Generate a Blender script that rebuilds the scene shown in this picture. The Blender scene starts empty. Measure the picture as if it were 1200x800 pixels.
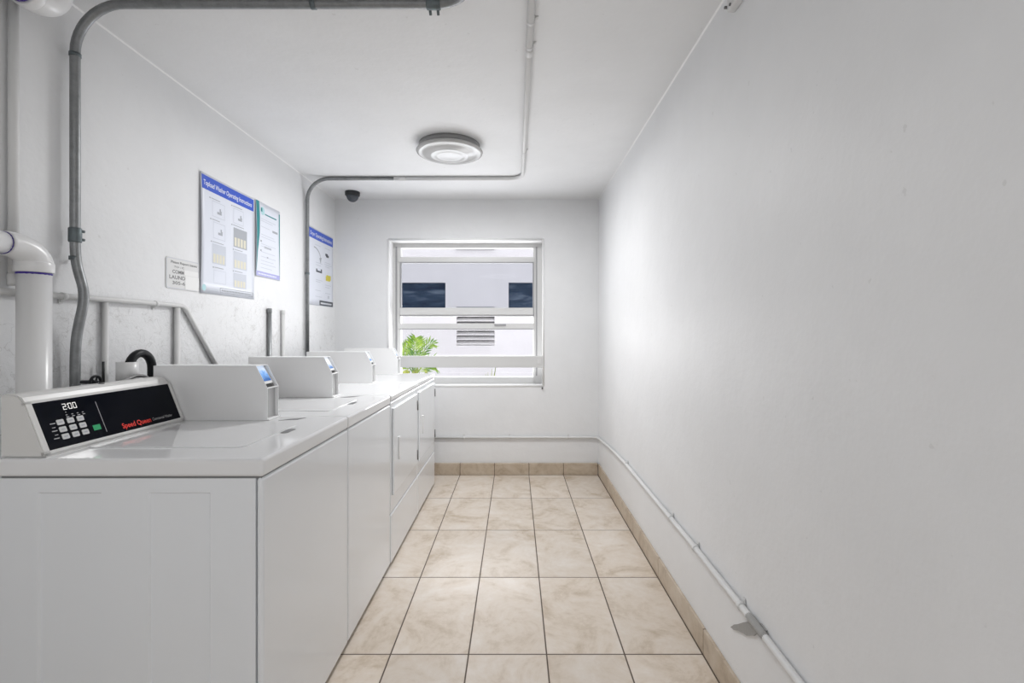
import bpy, bmesh, math, random
from mathutils import Vector, Matrix

random.seed(4)
C = bpy.context.scene.collection
PI = math.pi

# ------------------------------------------------------------------ dimensions (metres)
XL, XR = -1.61, 0.750          # left / right wall faces
YB, YF = 4.327, -1.60          # window wall / wall behind the photographer
HC = 2.455                     # ceiling height
FX = -0.67                     # front plane of the machines

# ------------------------------------------------------------------ materials
def new_mat(name):
    m = bpy.data.materials.new(name)
    m.use_nodes = True
    nt = m.node_tree
    b = nt.nodes['Principled BSDF']
    return m, nt, b

def plain(name, col, rough=0.5, metal=0.0, coat=0.0, emit=None, es=0.0, spec=None):
    m, nt, b = new_mat(name)
    b.inputs['Base Color'].default_value = (*col, 1)
    b.inputs['Roughness'].default_value = rough
    b.inputs['Metallic'].default_value = metal
    b.inputs['Coat Weight'].default_value = coat
    b.inputs['Coat Roughness'].default_value = 0.08
    if spec is not None:
        b.inputs['Specular IOR Level'].default_value = spec
    if emit is not None:
        b.inputs['Emission Color'].default_value = (*emit, 1)
        b.inputs['Emission Strength'].default_value = es
    return m

def N(nt, t, **kw):
    n = nt.nodes.new(t)
    for k, v in kw.items():
        setattr(n, k, v)
    return n

def mth(nt, op, a, b=None, c=None):
    n = nt.nodes.new('ShaderNodeMath'); n.operation = op
    for i, v in enumerate((a, b, c)):
        if v is None: continue
        if isinstance(v, (int, float)): n.inputs[i].default_value = v
        else: nt.links.new(v, n.inputs[i])
    return n.outputs[0]

def noise(nt, vec, scale, detail=4, rough=0.55, dist=0.0):
    n = nt.nodes.new('ShaderNodeTexNoise')
    n.inputs['Scale'].default_value = scale
    n.inputs['Detail'].default_value = detail
    n.inputs['Roughness'].default_value = rough
    n.inputs['Distortion'].default_value = dist
    nt.links.new(vec, n.inputs['Vector'])
    return n.outputs['Fac']

def ramp(nt, fac, stops):
    r = nt.nodes.new('ShaderNodeValToRGB')
    el = r.color_ramp.elements
    while len(el) < len(stops): el.new(0.5)
    for e, (p, c) in zip(el, stops):
        e.position = p
        e.color = (*c, 1) if len(c) == 3 else c
    nt.links.new(fac, r.inputs['Fac'])
    return r.outputs['Color']

def mixc(nt, fac, a, b):
    n = nt.nodes.new('ShaderNodeMix'); n.data_type = 'RGBA'
    for s, v in ((n.inputs[0], fac), (n.inputs[6], a), (n.inputs[7], b)):
        if isinstance(v, (int, float)): s.default_value = v
        elif isinstance(v, tuple): s.default_value = (*v, 1)
        else: nt.links.new(v, s)
    return n.outputs[2]

def bump(nt, b, h, strength, dist):
    n = nt.nodes.new('ShaderNodeBump')
    n.inputs['Strength'].default_value = strength
    n.inputs['Distance'].default_value = dist
    nt.links.new(h, n.inputs['Height'])
    nt.links.new(n.outputs[0], b.inputs['Normal'])

def paint(name, col, rough=0.55, bs=0.25, rough_concrete=False, spec=0.3):
    """Hand-painted masonry: low frequency trowel waves, fine roller stipple, faint stains."""
    m, nt, b = new_mat(name)
    g = nt.nodes.new('ShaderNodeNewGeometry')
    pos = g.outputs['Position']
    n1 = noise(nt, pos, 3.0, 5, 0.6)
    n2 = noise(nt, pos, 26.0, 4, 0.6)
    n3 = noise(nt, pos, 140.0, 2, 0.5)
    dk = tuple(c * 0.955 for c in col)
    base = mixc(nt, ramp(nt, n1, [(0.35, (0, 0, 0)), (0.75, (1, 1, 1))]), dk, col)
    h = mth(nt, 'ADD', mth(nt, 'MULTIPLY', n1, 1.6), mth(nt, 'ADD', mth(nt, 'MULTIPLY', n2, 0.22), mth(nt, 'MULTIPLY', n3, 0.012)))
    # small specks and chips
    sp = noise(nt, pos, 34.0, 2, 0.5)
    chips = ramp(nt, sp, [(0.745, (0, 0, 0)), (0.775, (1, 1, 1))])
    base = mixc(nt, mth(nt, 'MULTIPLY', chips, 0.18), base, (0.42, 0.41, 0.39))
    if rough_concrete:
        sep = nt.nodes.new('ShaderNodeSeparateXYZ'); nt.links.new(pos, sep.inputs[0])
        wob = mth(nt, 'MULTIPLY', mth(nt, 'SUBTRACT', noise(nt, pos, 2.0, 2), 0.5), 0.5)
        zz = mth(nt, 'ADD', sep.outputs[2], wob)
        zone = ramp(nt, mth(nt, 'MULTIPLY', mth(nt, 'SUBTRACT', 1.50, zz), 3.0), [(0.0, (0, 0, 0)), (0.5, (1, 1, 1))])
        wear = noise(nt, pos, 9.0, 8, 0.72, 0.6)
        patches = ramp(nt, wear, [(0.56, (0, 0, 0)), (0.66, (1, 1, 1))])
        base = mixc(nt, mth(nt, 'MULTIPLY', mth(nt, 'MULTIPLY', patches, zone), 0.5), base, (0.50, 0.49, 0.47))
        v = nt.nodes.new('ShaderNodeTexVoronoi'); v.feature = 'DISTANCE_TO_EDGE'
        v.inputs['Scale'].default_value = 3.2
        wv = nt.nodes.new('ShaderNodeVectorMath'); wv.operation = 'ADD'
        nn = nt.nodes.new('ShaderNodeTexNoise'); nn.inputs['Scale'].default_value = 5; nn.inputs['Detail'].default_value = 6
        nt.links.new(pos, nn.inputs['Vector']); nt.links.new(pos, wv.inputs[0]); nt.links.new(nn.outputs['Color'], wv.inputs[1])
        nt.links.new(wv.outputs[0], v.inputs['Vector'])
        crack = ramp(nt, v.outputs['Distance'], [(0.0, (1, 1, 1)), (0.014, (0, 0, 0))])
        base = mixc(nt, mth(nt, 'MULTIPLY', mth(nt, 'MULTIPLY', crack, zone), 0.35), base, (0.33, 0.32, 0.31))
        n4 = noise(nt, pos, 14.0, 8, 0.7, 0.4)
        h = mth(nt, 'ADD', h, mth(nt, 'MULTIPLY', mth(nt, 'MULTIPLY', n4, zone), 1.3))
    nt.links.new(base, b.inputs['Base Color'])
    b.inputs['Roughness'].default_value = rough
    b.inputs['Specular IOR Level'].default_value = spec
    bump(nt, b, h, bs, 0.02)
    return m

def enamel(name, col, rough=0.16):
    m, nt, b = new_mat(name)
    b.inputs['Base Color'].default_value = (*col, 1)
    b.inputs['Roughness'].default_value = rough
    b.inputs['Specular IOR Level'].default_value = 0.5
    g = nt.nodes.new('ShaderNodeNewGeometry')
    bump(nt, b, noise(nt, g.outputs['Position'], 5.0, 2), 0.02, 0.02)
    return m

def metal(name, col, rough=0.45):
    m, nt, b = new_mat(name)
    g = nt.nodes.new('ShaderNodeNewGeometry')
    n = noise(nt, g.outputs['Position'], 30, 6, 0.7)
    nt.links.new(ramp(nt, n, [(0.3, tuple(c * 0.72 for c in col)), (0.7, col)]), b.inputs['Base Color'])
    b.inputs['Metallic'].default_value = 0.75
    b.inputs['Roughness'].default_value = rough
    bump(nt, b, n, 0.15, 0.004)
    return m

M = {}
WALLC = (0.845, 0.85, 0.858)
M['wall'] = paint('white_wall_paint', WALLC, 0.5, 0.16)
M['wall_left'] = paint('white_painted_rough_masonry', WALLC, 0.5, 0.30, True)
M['ceiling'] = paint('white_ceiling_paint', (0.855, 0.86, 0.866), 0.6, 0.15)
M['pipe_paint'] = paint('white_painted_pipe', (0.74, 0.74, 0.735), 0.4, 0.2)
M['enamel'] = enamel('white_enamel', (0.84, 0.843, 0.85), 0.05)
M['enamel_front'] = enamel('white_enamel_front', (0.845, 0.868, 0.895), 0.1)
M['box'] = enamel('pale_grey_powder_coat', (0.88, 0.88, 0.88), 0.38)
M['recess_grey'] = plain('shaded_recess_grey', (0.46, 0.46, 0.46), 0.4)  # darker grey stands for the shade in the coin box's front recess
M['shade_grey'] = plain('shaded_slant_dark_grey', (0.20, 0.20, 0.20), 0.5)  # shade of the slanted recess put into the colour
M['console'] = plain('warm_white_console_plastic', (0.74, 0.735, 0.72), 0.3)
M['panel'] = plain('black_control_glass', (0.002, 0.003, 0.007), 0.08, spec=0.10)
M['key'] = plain('pale_grey_key', (0.62, 0.62, 0.62), 0.5)
M['key_text'] = plain('dark_key_print', (0.08, 0.08, 0.08), 0.5)
M['green'] = plain('green_start_key', (0.0, 0.36, 0.12), 0.4)
M['digit'] = plain('lit_white_digit', (0.9, 0.9, 0.9), 0.5, emit=(1, 0.96, 0.9), es=0.25)
M['red'] = plain('red_lettering', (0.85, 0.03, 0.015), 0.45)
M['greyprint'] = plain('grey_lettering', (0.45, 0.45, 0.45), 0.5)
M['dimprint'] = plain('dim_grey_print', (0.13, 0.13, 0.14), 0.5)
M['dark'] = plain('dark_gap', (0.03, 0.03, 0.03), 0.7)
M['gap_shade_filler'] = plain('gap_shade_grey', (0.20, 0.20, 0.20), 0.6)  # dark grey gives the shadow line under a machine's top
M['hinge'] = plain('dark_grey_hinge', (0.16, 0.16, 0.16), 0.4, 0.5)
M['conduit'] = metal('galvanised_conduit', (0.30, 0.31, 0.315), 0.42)
M['fitting'] = metal('dark_zinc_fitting', (0.17, 0.20, 0.21), 0.5)
M['pvc'] = plain('white_pvc', (0.80, 0.80, 0.80), 0.28)
M['primer'] = plain('purple_pvc_primer', (0.055, 0.03, 0.30), 0.5)
M['rubber'] = plain('black_rubber', (0.008, 0.009, 0.011), 0.4, spec=0.25)
M['paper'] = plain('coated_paper', (0.76, 0.79, 0.87), 0.35)
M['blue'] = plain('blue_print', (0.035, 0.10, 0.58), 0.4)
M['whiteprint'] = plain('white_print', (0.85, 0.87, 0.92), 0.5)
M['print_grey'] = plain('grey_print', (0.40, 0.42, 0.46), 0.5)
M['print_pale'] = plain('pale_grey_print', (0.60, 0.63, 0.70), 0.5)
M['print_sign'] = plain('faded_black_print', (0.24, 0.24, 0.24), 0.5)
M['print_dark'] = plain('dark_print', (0.07, 0.08, 0.10), 0.5)
M['print_cream'] = plain('cream_print', (0.74, 0.71, 0.58), 0.5)
M['print_teal'] = plain('teal_print', (0.02, 0.24, 0.26), 0.4)
M['print_aqua'] = plain('aqua_print', (0.45, 0.70, 0.74), 0.4)
M['print_lavender'] = plain('lavender_print', (0.42, 0.43, 0.74), 0.4)
M['print_yellow'] = plain('yellow_print', (0.72, 0.62, 0.04), 0.4)
M['sign'] = plain('white_sign_plastic', (0.76, 0.76, 0.755), 0.3)
M['tape'] = plain('white_tape', (0.86, 0.86, 0.85), 0.4)
M['alu'] = plain('white_painted_aluminium', (0.66, 0.66, 0.655), 0.4)
M['alu_grey'] = plain('grey_weatherstrip', (0.34, 0.34, 0.35), 0.5)
M['reveal'] = paint('daylit_reveal_white', (0.93, 0.93, 0.93), 0.5, 0.1)  # white raised above the wall paint so the opening's edges look lit
M['dome'] = plain('smoked_camera_dome', (0.06, 0.07, 0.085), 0.12)
M['domebase'] = plain('black_camera_base', (0.015, 0.017, 0.02), 0.4)
M['lampbase'] = plain('shaded_lamp_pan', (0.30, 0.30, 0.30), 0.5)  # dark grey carries the shade between diffuser and ceiling
M['rust'] = paint('bare_grey_torn_paint', (0.38, 0.375, 0.365), 0.7, 0.6)
M['braid'] = metal('braided_steel_hose', (0.30, 0.30, 0.30), 0.6)

# lamp diffuser: pressed ribbed plastic
def lamp_mat():
    m, nt, b = new_mat('frosted_lamp_diffuser')
    b.inputs['Base Color'].default_value = (0.48, 0.48, 0.475, 1)
    b.inputs['Roughness'].default_value = 0.2
    b.inputs['Specular IOR Level'].default_value = 0.4
    return m
M['diffuser'] = lamp_mat()

def floor_mat():
    m, nt, b = new_mat('beige_ceramic_floor_tiles')
    g = nt.nodes.new('ShaderNodeNewGeometry')
    pos = g.outputs['Position']
    s = nt.nodes.new('ShaderNodeSeparateXYZ'); nt.links.new(pos, s.inputs[0])
    px, py, gx = 0.306, 0.597, 0.0031
    ux = mth(nt, 'DIVIDE', mth(nt, 'SUBTRACT', s.outputs[0], 0.430 - 20 * px), px)
    uy = mth(nt, 'DIVIDE', mth(nt, 'SUBTRACT', s.outputs[1], 4.285 - 20 * py), py)
    def edge(u, p):
        f = mth(nt, 'FRACT', u)
        d = mth(nt, 'MINIMUM', f, mth(nt, 'SUBTRACT', 1.0, f))
        return mth(nt, 'MULTIPLY', d, p)
    d = mth(nt, 'MINIMUM', edge(ux, px), edge(uy, py))
    grout = mth(nt, 'SUBTRACT', 1.0, mth(nt, 'MINIMUM', 1.0, mth(nt, 'MAXIMUM', 0.0, mth(nt, 'DIVIDE', mth(nt, 'SUBTRACT', d, gx - 0.0008), 0.0012))))
    cell = nt.nodes.new('ShaderNodeCombineXYZ')
    nt.links.new(mth(nt, 'FLOOR', ux), cell.inputs[0]); nt.links.new(mth(nt, 'FLOOR', uy), cell.inputs[1])
    wn = nt.nodes.new('ShaderNodeTexWhiteNoise'); nt.links.new(cell.outputs[0], wn.inputs['Vector'])
    # every tile shows another cut of the same cloudy glaze
    off = nt.nodes.new('ShaderNodeVectorMath'); off.operation = 'SCALE'; off.inputs['Scale'].default_value = 7.0
    nt.links.new(wn.outputs['Color'], off.inputs[0])
    tp = nt.nodes.new('ShaderNodeVectorMath'); tp.operation = 'ADD'
    nt.links.new(pos, tp.inputs[0]); nt.links.new(off.outputs[0], tp.inputs[1])
    c1 = noise(nt, tp.outputs[0], 4.2, 8, 0.66, 0.7)
    c2 = noise(nt, tp.outputs[0], 30, 5, 0.65)
    cloud = ramp(nt, mth(nt, 'ADD', mth(nt, 'MULTIPLY', c1, 0.8), mth(nt, 'MULTIPLY', c2, 0.2)),
                 [(0.34, (0.545, 0.445, 0.34)), (0.48, (0.71, 0.62, 0.525)), (0.64, (0.785, 0.72, 0.65))])
    tone = nt.nodes.new('ShaderNodeHueSaturation')
    nt.links.new(cloud, tone.inputs['Color'])
    nt.links.new(mth(nt, 'ADD', 0.93, mth(nt, 'MULTIPLY', wn.outputs['Value'], 0.12)), tone.inputs['Value'])
    col = mixc(nt, grout, tone.outputs[0], (0.115, 0.085, 0.065))
    nt.links.new(col, b.inputs['Base Color'])
    nt.links.new(mth(nt, 'ADD', 0.26, mth(nt, 'MULTIPLY', grout, 0.5)), b.inputs['Roughness'])
    b.inputs['Specular IOR Level'].default_value = 0.4
    h = mth(nt, 'ADD', mth(nt, 'MULTIPLY', mth(nt, 'SUBTRACT', 1.0, grout), 1.0), mth(nt, 'MULTIPLY', c2, 0.12))
    bump(nt, b, h, 0.25, 0.004)
    return m
M['floor'] = floor_mat()

def base_mat():
    m, nt, b = new_mat('beige_ceramic_base_tiles')
    g = nt.nodes.new('ShaderNodeNewGeometry')
    c1 = noise(nt, g.outputs['Position'], 7.0, 8, 0.66, 0.7)
    nt.links.new(ramp(nt, c1, [(0.34, (0.40, 0.315, 0.23)), (0.5, (0.53, 0.44, 0.34)), (0.66, (0.60, 0.52, 0.425))]), b.inputs['Base Color'])
    b.inputs['Roughness'].default_value = 0.35
    return m
M['base'] = base_mat()
M['grout'] = plain('dark_grout', (0.13, 0.095, 0.07), 0.85)

def glass_mat(name, tint, refl=0.06):
    m = bpy.data.materials.new(name); m.use_nodes = True
    nt = m.node_tree; nt.nodes.clear()
    out = nt.nodes.new('ShaderNodeOutputMaterial')
    mix = nt.nodes.new('ShaderNodeMixShader'); mix.inputs[0].default_value = refl
    t = nt.nodes.new('ShaderNodeBsdfTransparent'); t.inputs[0].default_value = (*tint, 1)
    gl = nt.nodes.new('ShaderNodeBsdfGlossy'); gl.inputs['Roughness'].default_value = 0.02
    nt.links.new(t.outputs[0], mix.inputs[1]); nt.links.new(gl.outputs[0], mix.inputs[2])
    nt.links.new(mix.outputs[0], out.inputs['Surface'])
    return m
M['glass'] = glass_mat('clear_window_glass', (0.96, 0.96, 0.97), 0.04)
M['glass_grey'] = glass_mat('grey_tinted_window_glass', (0.80, 0.81, 0.83), 0.005)

M['bwall'] = paint('lavender_white_stucco', (0.80, 0.775, 0.80), 0.8, 0.2, spec=0.1)
M['bslat'] = plain('white_louver_slat', (0.88, 0.86, 0.87), 0.6)
def bglass():
    m, nt, b = new_mat('dark_blue_window_glass')
    g = nt.nodes.new('ShaderNodeNewGeometry')
    mp = nt.nodes.new('ShaderNodeMapping'); mp.inputs['Scale'].default_value = (1, 1, 4)
    nt.links.new(g.outputs['Position'], mp.inputs['Vector'])
    n = noise(nt, mp.outputs[0], 2.2, 6, 0.6, 0.5)
    nt.links.new(ramp(nt, n, [(0.35, (0.008, 0.018, 0.045)), (0.55, (0.03, 0.055, 0.10)), (0.72, (0.16, 0.20, 0.26))]), b.inputs['Base Color'])
    b.inputs['Roughness'].default_value = 0.2
    b.inputs['Specular IOR Level'].default_value = 0.2
    return m
M['bglass'] = bglass()
def leafmat(name, a, c):
    m, nt, b = new_mat(name)
    g = nt.nodes.new('ShaderNodeNewGeometry')
    n = noise(nt, g.outputs['Position'], 9, 3)
    nt.links.new(ramp(nt, n, [(0.35, a), (0.65, c)]), b.inputs['Base Color'])
    b.inputs['Roughness'].default_value = 0.45
    return m
M['frond'] = leafmat('bright_green_frond', (0.06, 0.20, 0.008), (0.36, 0.52, 0.04))
M['leaf'] = leafmat('yellow_green_leaf', (0.10, 0.15, 0.01), (0.42, 0.45, 0.05))
M['trunk'] = plain('palm_trunk', (0.30, 0.22, 0.10), 0.8)
M['ground'] = paint('pale_concrete_ground', (0.55, 0.54, 0.53), 0.8, 0.3)

def screen_mat(name, top, mid, low, es):
    m, nt, b = new_mat(name)
    tc = nt.nodes.new('ShaderNodeTexCoord')
    s = nt.nodes.new('ShaderNodeSeparateXYZ'); nt.links.new(tc.outputs['Generated'], s.inputs[0])
    n = noise(nt, tc.outputs['Generated'], 3.0, 2)
    f = mth(nt, 'ADD', s.outputs[2], mth(nt, 'MULTIPLY', mth(nt, 'SUBTRACT', n, 0.5), 0.6))
    c = ramp(nt, f, [(0.12, low), (0.5, mid), (0.85, top)])
    nt.links.new(c, b.inputs['Base Color']); nt.links.new(c, b.inputs['Emission Color'])
    b.inputs['Emission Strength'].default_value = es
    b.inputs['Roughness'].default_value = 0.25
    return m
M['screen_blue'] = screen_mat('blue_lit_display', (0.70, 0.80, 0.95), (0.18, 0.40, 0.80), (0.02, 0.12, 0.40), 0.25)
M['screen_pale'] = screen_mat('pale_lit_display', (0.80, 0.84, 0.92), (0.70, 0.76, 0.90), (0.08, 0.20, 0.45), 0.25)

# ------------------------------------------------------------------ mesh helpers
def box(bm, x0, x1, y0, y1, z0, z1, bev=0.0, seg=2):
    r = bmesh.ops.create_cube(bm, size=1.0)
    vs = r['verts']
    for v in vs:
        v.co = Vector(((x0 + x1) / 2 + v.co.x * (x1 - x0), (y0 + y1) / 2 + v.co.y * (y1 - y0), (z0 + z1) / 2 + v.co.z * (z1 - z0)))
    if bev > 0:
        es = list({e for v in vs for e in v.link_edges})
        bmesh.ops.bevel(bm, geom=es, offset=bev, segments=seg, affect='EDGES', profile=0.5, clamp_overlap=True)

def prism(bm, prof, a0, a1, axis='y'):
    """extrude a closed 2-D profile along an axis: y -> (x,z) profile, x -> (y,z), z -> (x,y)"""
    def P(p, a):
        return {'y': (p[0], a, p[1]), 'x': (a, p[0], p[1]), 'z': (p[0], p[1], a)}[axis]
    A = [bm.verts.new(P(p, a0)) for p in prof]
    B = [bm.verts.new(P(p, a1)) for p in prof]
    n = len(prof)
    fs = [bm.faces.new(A), bm.faces.new(B[::-1])]
    for i in range(n):
        fs.append(bm.faces.new((A[i], B[i], B[(i + 1) % n], A[(i + 1) % n])))
    bmesh.ops.recalc_face_normals(bm, faces=fs)
    return A + B

def fillet(pts, rad, n=8):
    pts = [Vector(p) for p in pts]
    if not isinstance(rad, (list, tuple)): rad = [rad] * len(pts)
    out = [pts[0]]
    for i in range(1, len(pts) - 1):
        p, a, c = pts[i], pts[i - 1], pts[i + 1]
        u, v = (a - p).normalized(), (c - p).normalized()
        ang = u.angle(v)
        t = min(rad[i] / max(math.tan(ang / 2), 1e-4), (a - p).length * 0.49, (c - p).length * 0.49)
        if PI - ang < 1e-3: out.append(p); continue
        r = t * math.tan(ang / 2)
        bis = (u + v).normalized()
        cen = p + bis * (r / math.sin(ang / 2))
        s, e = p + u * t - cen, p + v * t - cen
        tot = s.angle(e)
        ax = s.cross(e).normalized()
        for k in range(n + 1):
            out.append(cen + Matrix.Rotation(tot * k / n, 3, ax) @ s)
    out.append(pts[-1])
    return out

def tube(bm, pts, r, seg=14, cap=True):
    pts = [Vector(p) for p in pts]
    n = len(pts)
    if not isinstance(r, (list, tuple)): r = [r] * n
    tan = [(pts[min(i + 1, n - 1)] - pts[max(i - 1, 0)]).normalized() for i in range(n)]
    up = Vector((0, 0, 1)) if abs(tan[0].z) < 0.9 else Vector((1, 0, 0))
    nrm = tan[0].cross(up).normalized()
    rings = []
    for i in range(n):
        if i:
            nrm = (nrm - tan[i] * nrm.dot(tan[i]))
            nrm.normalize()
        b = tan[i].cross(nrm)
        rings.append([bm.verts.new(pts[i] + (nrm * math.cos(2 * PI * k / seg) + b * math.sin(2 * PI * k / seg)) * r[i]) for k in range(seg)])
    fs = []
    for i in range(n - 1):
        for k in range(seg):
            f = bm.faces.new((rings[i][k], rings[i][(k + 1) % seg], rings[i + 1][(k + 1) % seg], rings[i + 1][k]))
            f.smooth = True; fs.append(f)
    if cap:
        fs.append(bm.faces.new(rings[0][::-1])); fs.append(bm.faces.new(rings[-1]))
    bmesh.ops.recalc_face_normals(bm, faces=fs)

def lathe(bm, prof, cen, seg=48):
    """prof: list of (radius, z); revolve about vertical axis through cen"""
    cx, cy, cz = cen
    rings = []
    for rr, z in prof:
        if rr < 1e-5: rings.append([bm.verts.new((cx, cy, cz + z))])
        else: rings.append([bm.verts.new((cx + rr * math.cos(2 * PI * k / seg), cy + rr * math.sin(2 * PI * k / seg), cz + z)) for k in range(seg)])
    fs = []
    for a, b in zip(rings, rings[1:]):
        for k in range(seg):
            q = []
            for v in (a[k % len(a)], a[(k + 1) % len(a)], b[(k + 1) % len(b)], b[k % len(b)]):
                if v not in q: q.append(v)
            if len(q) > 2:
                f = bm.faces.new(q); f.smooth = True; fs.append(f)
    for r_ in (rings[0], rings[-1]):
        if len(r_) > 1: fs.append(bm.faces.new(r_))
    bmesh.ops.recalc_face_normals(bm, faces=fs)

def torus(bm, cen, R, r, axis='x', seg=24, s2=10):
    pts = []
    for k in range(seg + 1):
        a = 2 * PI * k / seg
        u, v = R * math.cos(a), R * math.sin(a)
        pts.append({'x': (cen[0], cen[1] + u, cen[2] + v), 'y': (cen[0] + u, cen[1], cen[2] + v), 'z': (cen[0] + u, cen[1] + v, cen[2])}[axis])
    tube(bm, pts, r, s2, cap=False)

def obj(name, bm, mat, parent=None):
    me = bpy.data.meshes.new(name)
    bm.to_mesh(me); bm.free()
    o = bpy.data.objects.new(name, me); C.objects.link(o)
    me.materials.append(M[mat] if isinstance(mat, str) else mat)
    if parent is not None: o.parent = parent
    return o

def mk(f, *a, **k):
    bm = bmesh.new(); f(bm, *a, **k); return bm

def bx(name, mat, parent, *dims, bev=0.0, seg=2):
    return obj(name, mk(box, *dims, bev=bev, seg=seg), mat, parent)

def tag(o, label, cat, group=None, kind=None):
    o['label'] = label; o['category'] = cat
    if group: o['group'] = group
    if kind: o['kind'] = kind
    return o

def empty(name, loc=(0, 0, 0)):
    o = bpy.data.objects.new(name, None); C.objects.link(o)
    o.location = loc; o.empty_display_size = 0.1
    return o

def struct(o, label=None, cat=None):
    o['kind'] = 'structure'
    if label: o['label'] = label
    if cat: o['category'] = cat
    return o

def kids(o):
    return [c for c in bpy.data.objects if c.parent == o]

def copy_tree(o, parent=None):
    c = o.copy(); C.objects.link(c)
    if parent is not None: c.parent = parent
    for ch in kids(o): copy_tree(ch, c)
    return c

def text_bm(s, size, origin, right, up, align='LEFT', width=None, bold=0.0, shear=0.0, lift=0.0004, depth=0.0):
    """lettering as a mesh laid on a plane; 'size' is the letter height, width squeezes the line to fit"""
    cu = bpy.data.curves.new('lettering', 'FONT')
    cu.body = s; cu.size = 1.0; cu.align_x = 'LEFT'; cu.offset = bold; cu.shear = shear
    cu.extrude = 0.0; cu.resolution_u = 3
    tmp = bpy.data.objects.new('lettering', cu); C.objects.link(tmp)
    bpy.context.view_layer.update()
    me = bpy.data.meshes.new_from_object(tmp.evaluated_get(bpy.context.evaluated_depsgraph_get()))
    bpy.data.objects.remove(tmp); bpy.data.curves.remove(cu)
    bm = bmesh.new(); bm.from_mesh(me); bpy.data.meshes.remove(me)
    xs = [v.co.x for v in bm.verts]; x0, x1 = min(xs), max(xs)
    sy = size / 0.70
    sx = sy if width is None else width / (x1 - x0)
    w = (x1 - x0) * sx
    sh = {'LEFT': 0, 'CENTER': -w / 2, 'RIGHT': -w}[align]
    right, up = Vector(right).normalized(), Vector(up).normalized()
    nr = right.cross(up); o = Vector(origin)
    for v in bm.verts:
        v.co = o + right * ((v.co.x - x0) * sx + sh) + up * (v.co.y * sy) + nr * lift
    return bm

def quad(bm, origin, right, up, u0, u1, v0, v1, lift=0.0004):
    right, up = Vector(right), Vector(up)
    nr = right.cross(up).normalized(); o = Vector(origin) + nr * lift
    vs = [bm.verts.new(o + right * u + up * v) for u, v in ((u0, v0), (u1, v0), (u1, v1), (u0, v1))]
    bm.faces.new(vs)

def frame_quads(bm, origin, right, up, u0, u1, v0, v1, t=0.0015, lift=0.0004):
    for a in ((u0, u1, v0, v0 + t), (u0, u1, v1 - t, v1), (u0, u0 + t, v0, v1), (u1 - t, u1, v0, v1)):
        quad(bm, origin, right, up, *a, lift=lift)

# ------------------------------------------------------------------ the room
T = 0.15
WX0, WX1, WZ0, WZ1 = -1.134, 0.254, 0.787, 2.096        # window opening
struct(bx('floor', 'floor', None, XL - T, XR + T, YF - T, YB + T, -0.12, 0.0))
struct(bx('ceiling', 'ceiling', None, XL - T, XR + T, YF - T, YB + T, HC, HC + 0.15))
struct(bx('wall_left', 'wall_left', None, XL - T, XL, YF, YB + T, 0.0, HC))
struct(bx('wall_right', 'wall', None, XR, XR + T, YF, YB + T, 0.0, HC))

def wall_with_hole(name, mat, x0, x1, y0, y1, z0, z1, hx0, hx1, hz0, hz1):
    bm = bmesh.new()
    xs, zs = [x0, hx0, hx1, x1], ([z0, hz0, hz1, z1] if hz0 > z0 else [z0, hz1, z1])
    hole = {(1, 1)} if hz0 > z0 else {(1, 0)}
    V = {}
    for i, x in enumerate(xs):
        for k, z in enumerate(zs):
            for s, y in enumerate((y0, y1)):
                V[i, k, s] = bm.verts.new((x, y, z))
    nz = len(zs)
    for i in range(3):
        for k in range(nz - 1):
            if (i, k) in hole: continue
            for s in (0, 1):
                q = [V[i, k, s], V[i + 1, k, s], V[i + 1, k + 1, s], V[i, k + 1, s]]
                bm.faces.new(q if s == 0 else q[::-1])
    k0 = 1 if hz0 > z0 else 0
    loop = [(1, k0), (2, k0), (2, k0 + 1), (1, k0 + 1)]
    for a, b in zip(loop, loop[1:] + loop[:1]):
        if hz0 <= z0 and a == loop[0]: continue
        bm.faces.new((V[a[0], a[1], 0], V[b[0], b[1], 0], V[b[0], b[1], 1], V[a[0], a[1], 1]))
    bmesh.ops.recalc_face_normals(bm, faces=bm.faces[:])
    return struct(obj(name, bm, mat))
wb = wall_with_hole('wall_back', 'wall', XL, XR, YB, YB + 0.26, 0.0, HC, WX0, WX1, WZ0, WZ1)
# rounded plaster arrises round the window opening
bm = wb.data
wall_with_hole('wall_front', 'wall', XL, XR, YF - T, YF, 0.0, HC, -0.55, 0.45, 0.0, 2.08)

for nm, x, sg_ in (('trim_1', XL, 1), ('trim_2', XR, -1)):
    b_ = bmesh.new(); prism(b_, [(x, HC), (x + sg_ * 0.0055, HC), (x + sg_ * 0.0025, HC - 0.0025), (x, HC - 0.0055)], YF, YB, 'y'); struct(obj(nm, b_, 'reveal'))
# skirting of cut floor tiles
def skirting(name, runs, vertical_axis):
    bm = bmesh.new()
    for (x0, x1, y0, y1) in runs:
        box(bm, x0, x1, y0, y1, 0.0, 0.1, bev=0.0015, seg=1)
    return bm
GX = [0.430 - 0.306 * k for k in range(0, 7)]
GY = [4.285 - 0.597 * k for k in range(0, 11)]
xs = [0.738] + [x for x in GX if x < 0.735]
runs = [(b + 0.0025, a - 0.0025, YB - 0.036, YB) for a, b in zip(xs, xs[1:])] + [(XL, GX[-1] - 0.0025, YB - 0.036, YB)]
bb = struct(obj('baseboard_back', skirting('b', runs, 'x'), 'base'))
obj('grout', mk(box, XL, 0.738, YB - 0.034, YB, 0.0, 0.098), 'grout', bb)
runs = [(0.738, XR, b + 0.0025, a - 0.0025) for a, b in zip(GY, GY[1:]) if b > YF] + [(0.738, XR, YF, [y for y in GY if y > YF][-1] - 0.0025)]
br = struct(obj('baseboard_right', skirting('r', runs, 'y'), 'base'))
obj('grout', mk(box, 0.740, XR, YF, YB - 0.036, 0.0, 0.098), 'grout', br)

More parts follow.
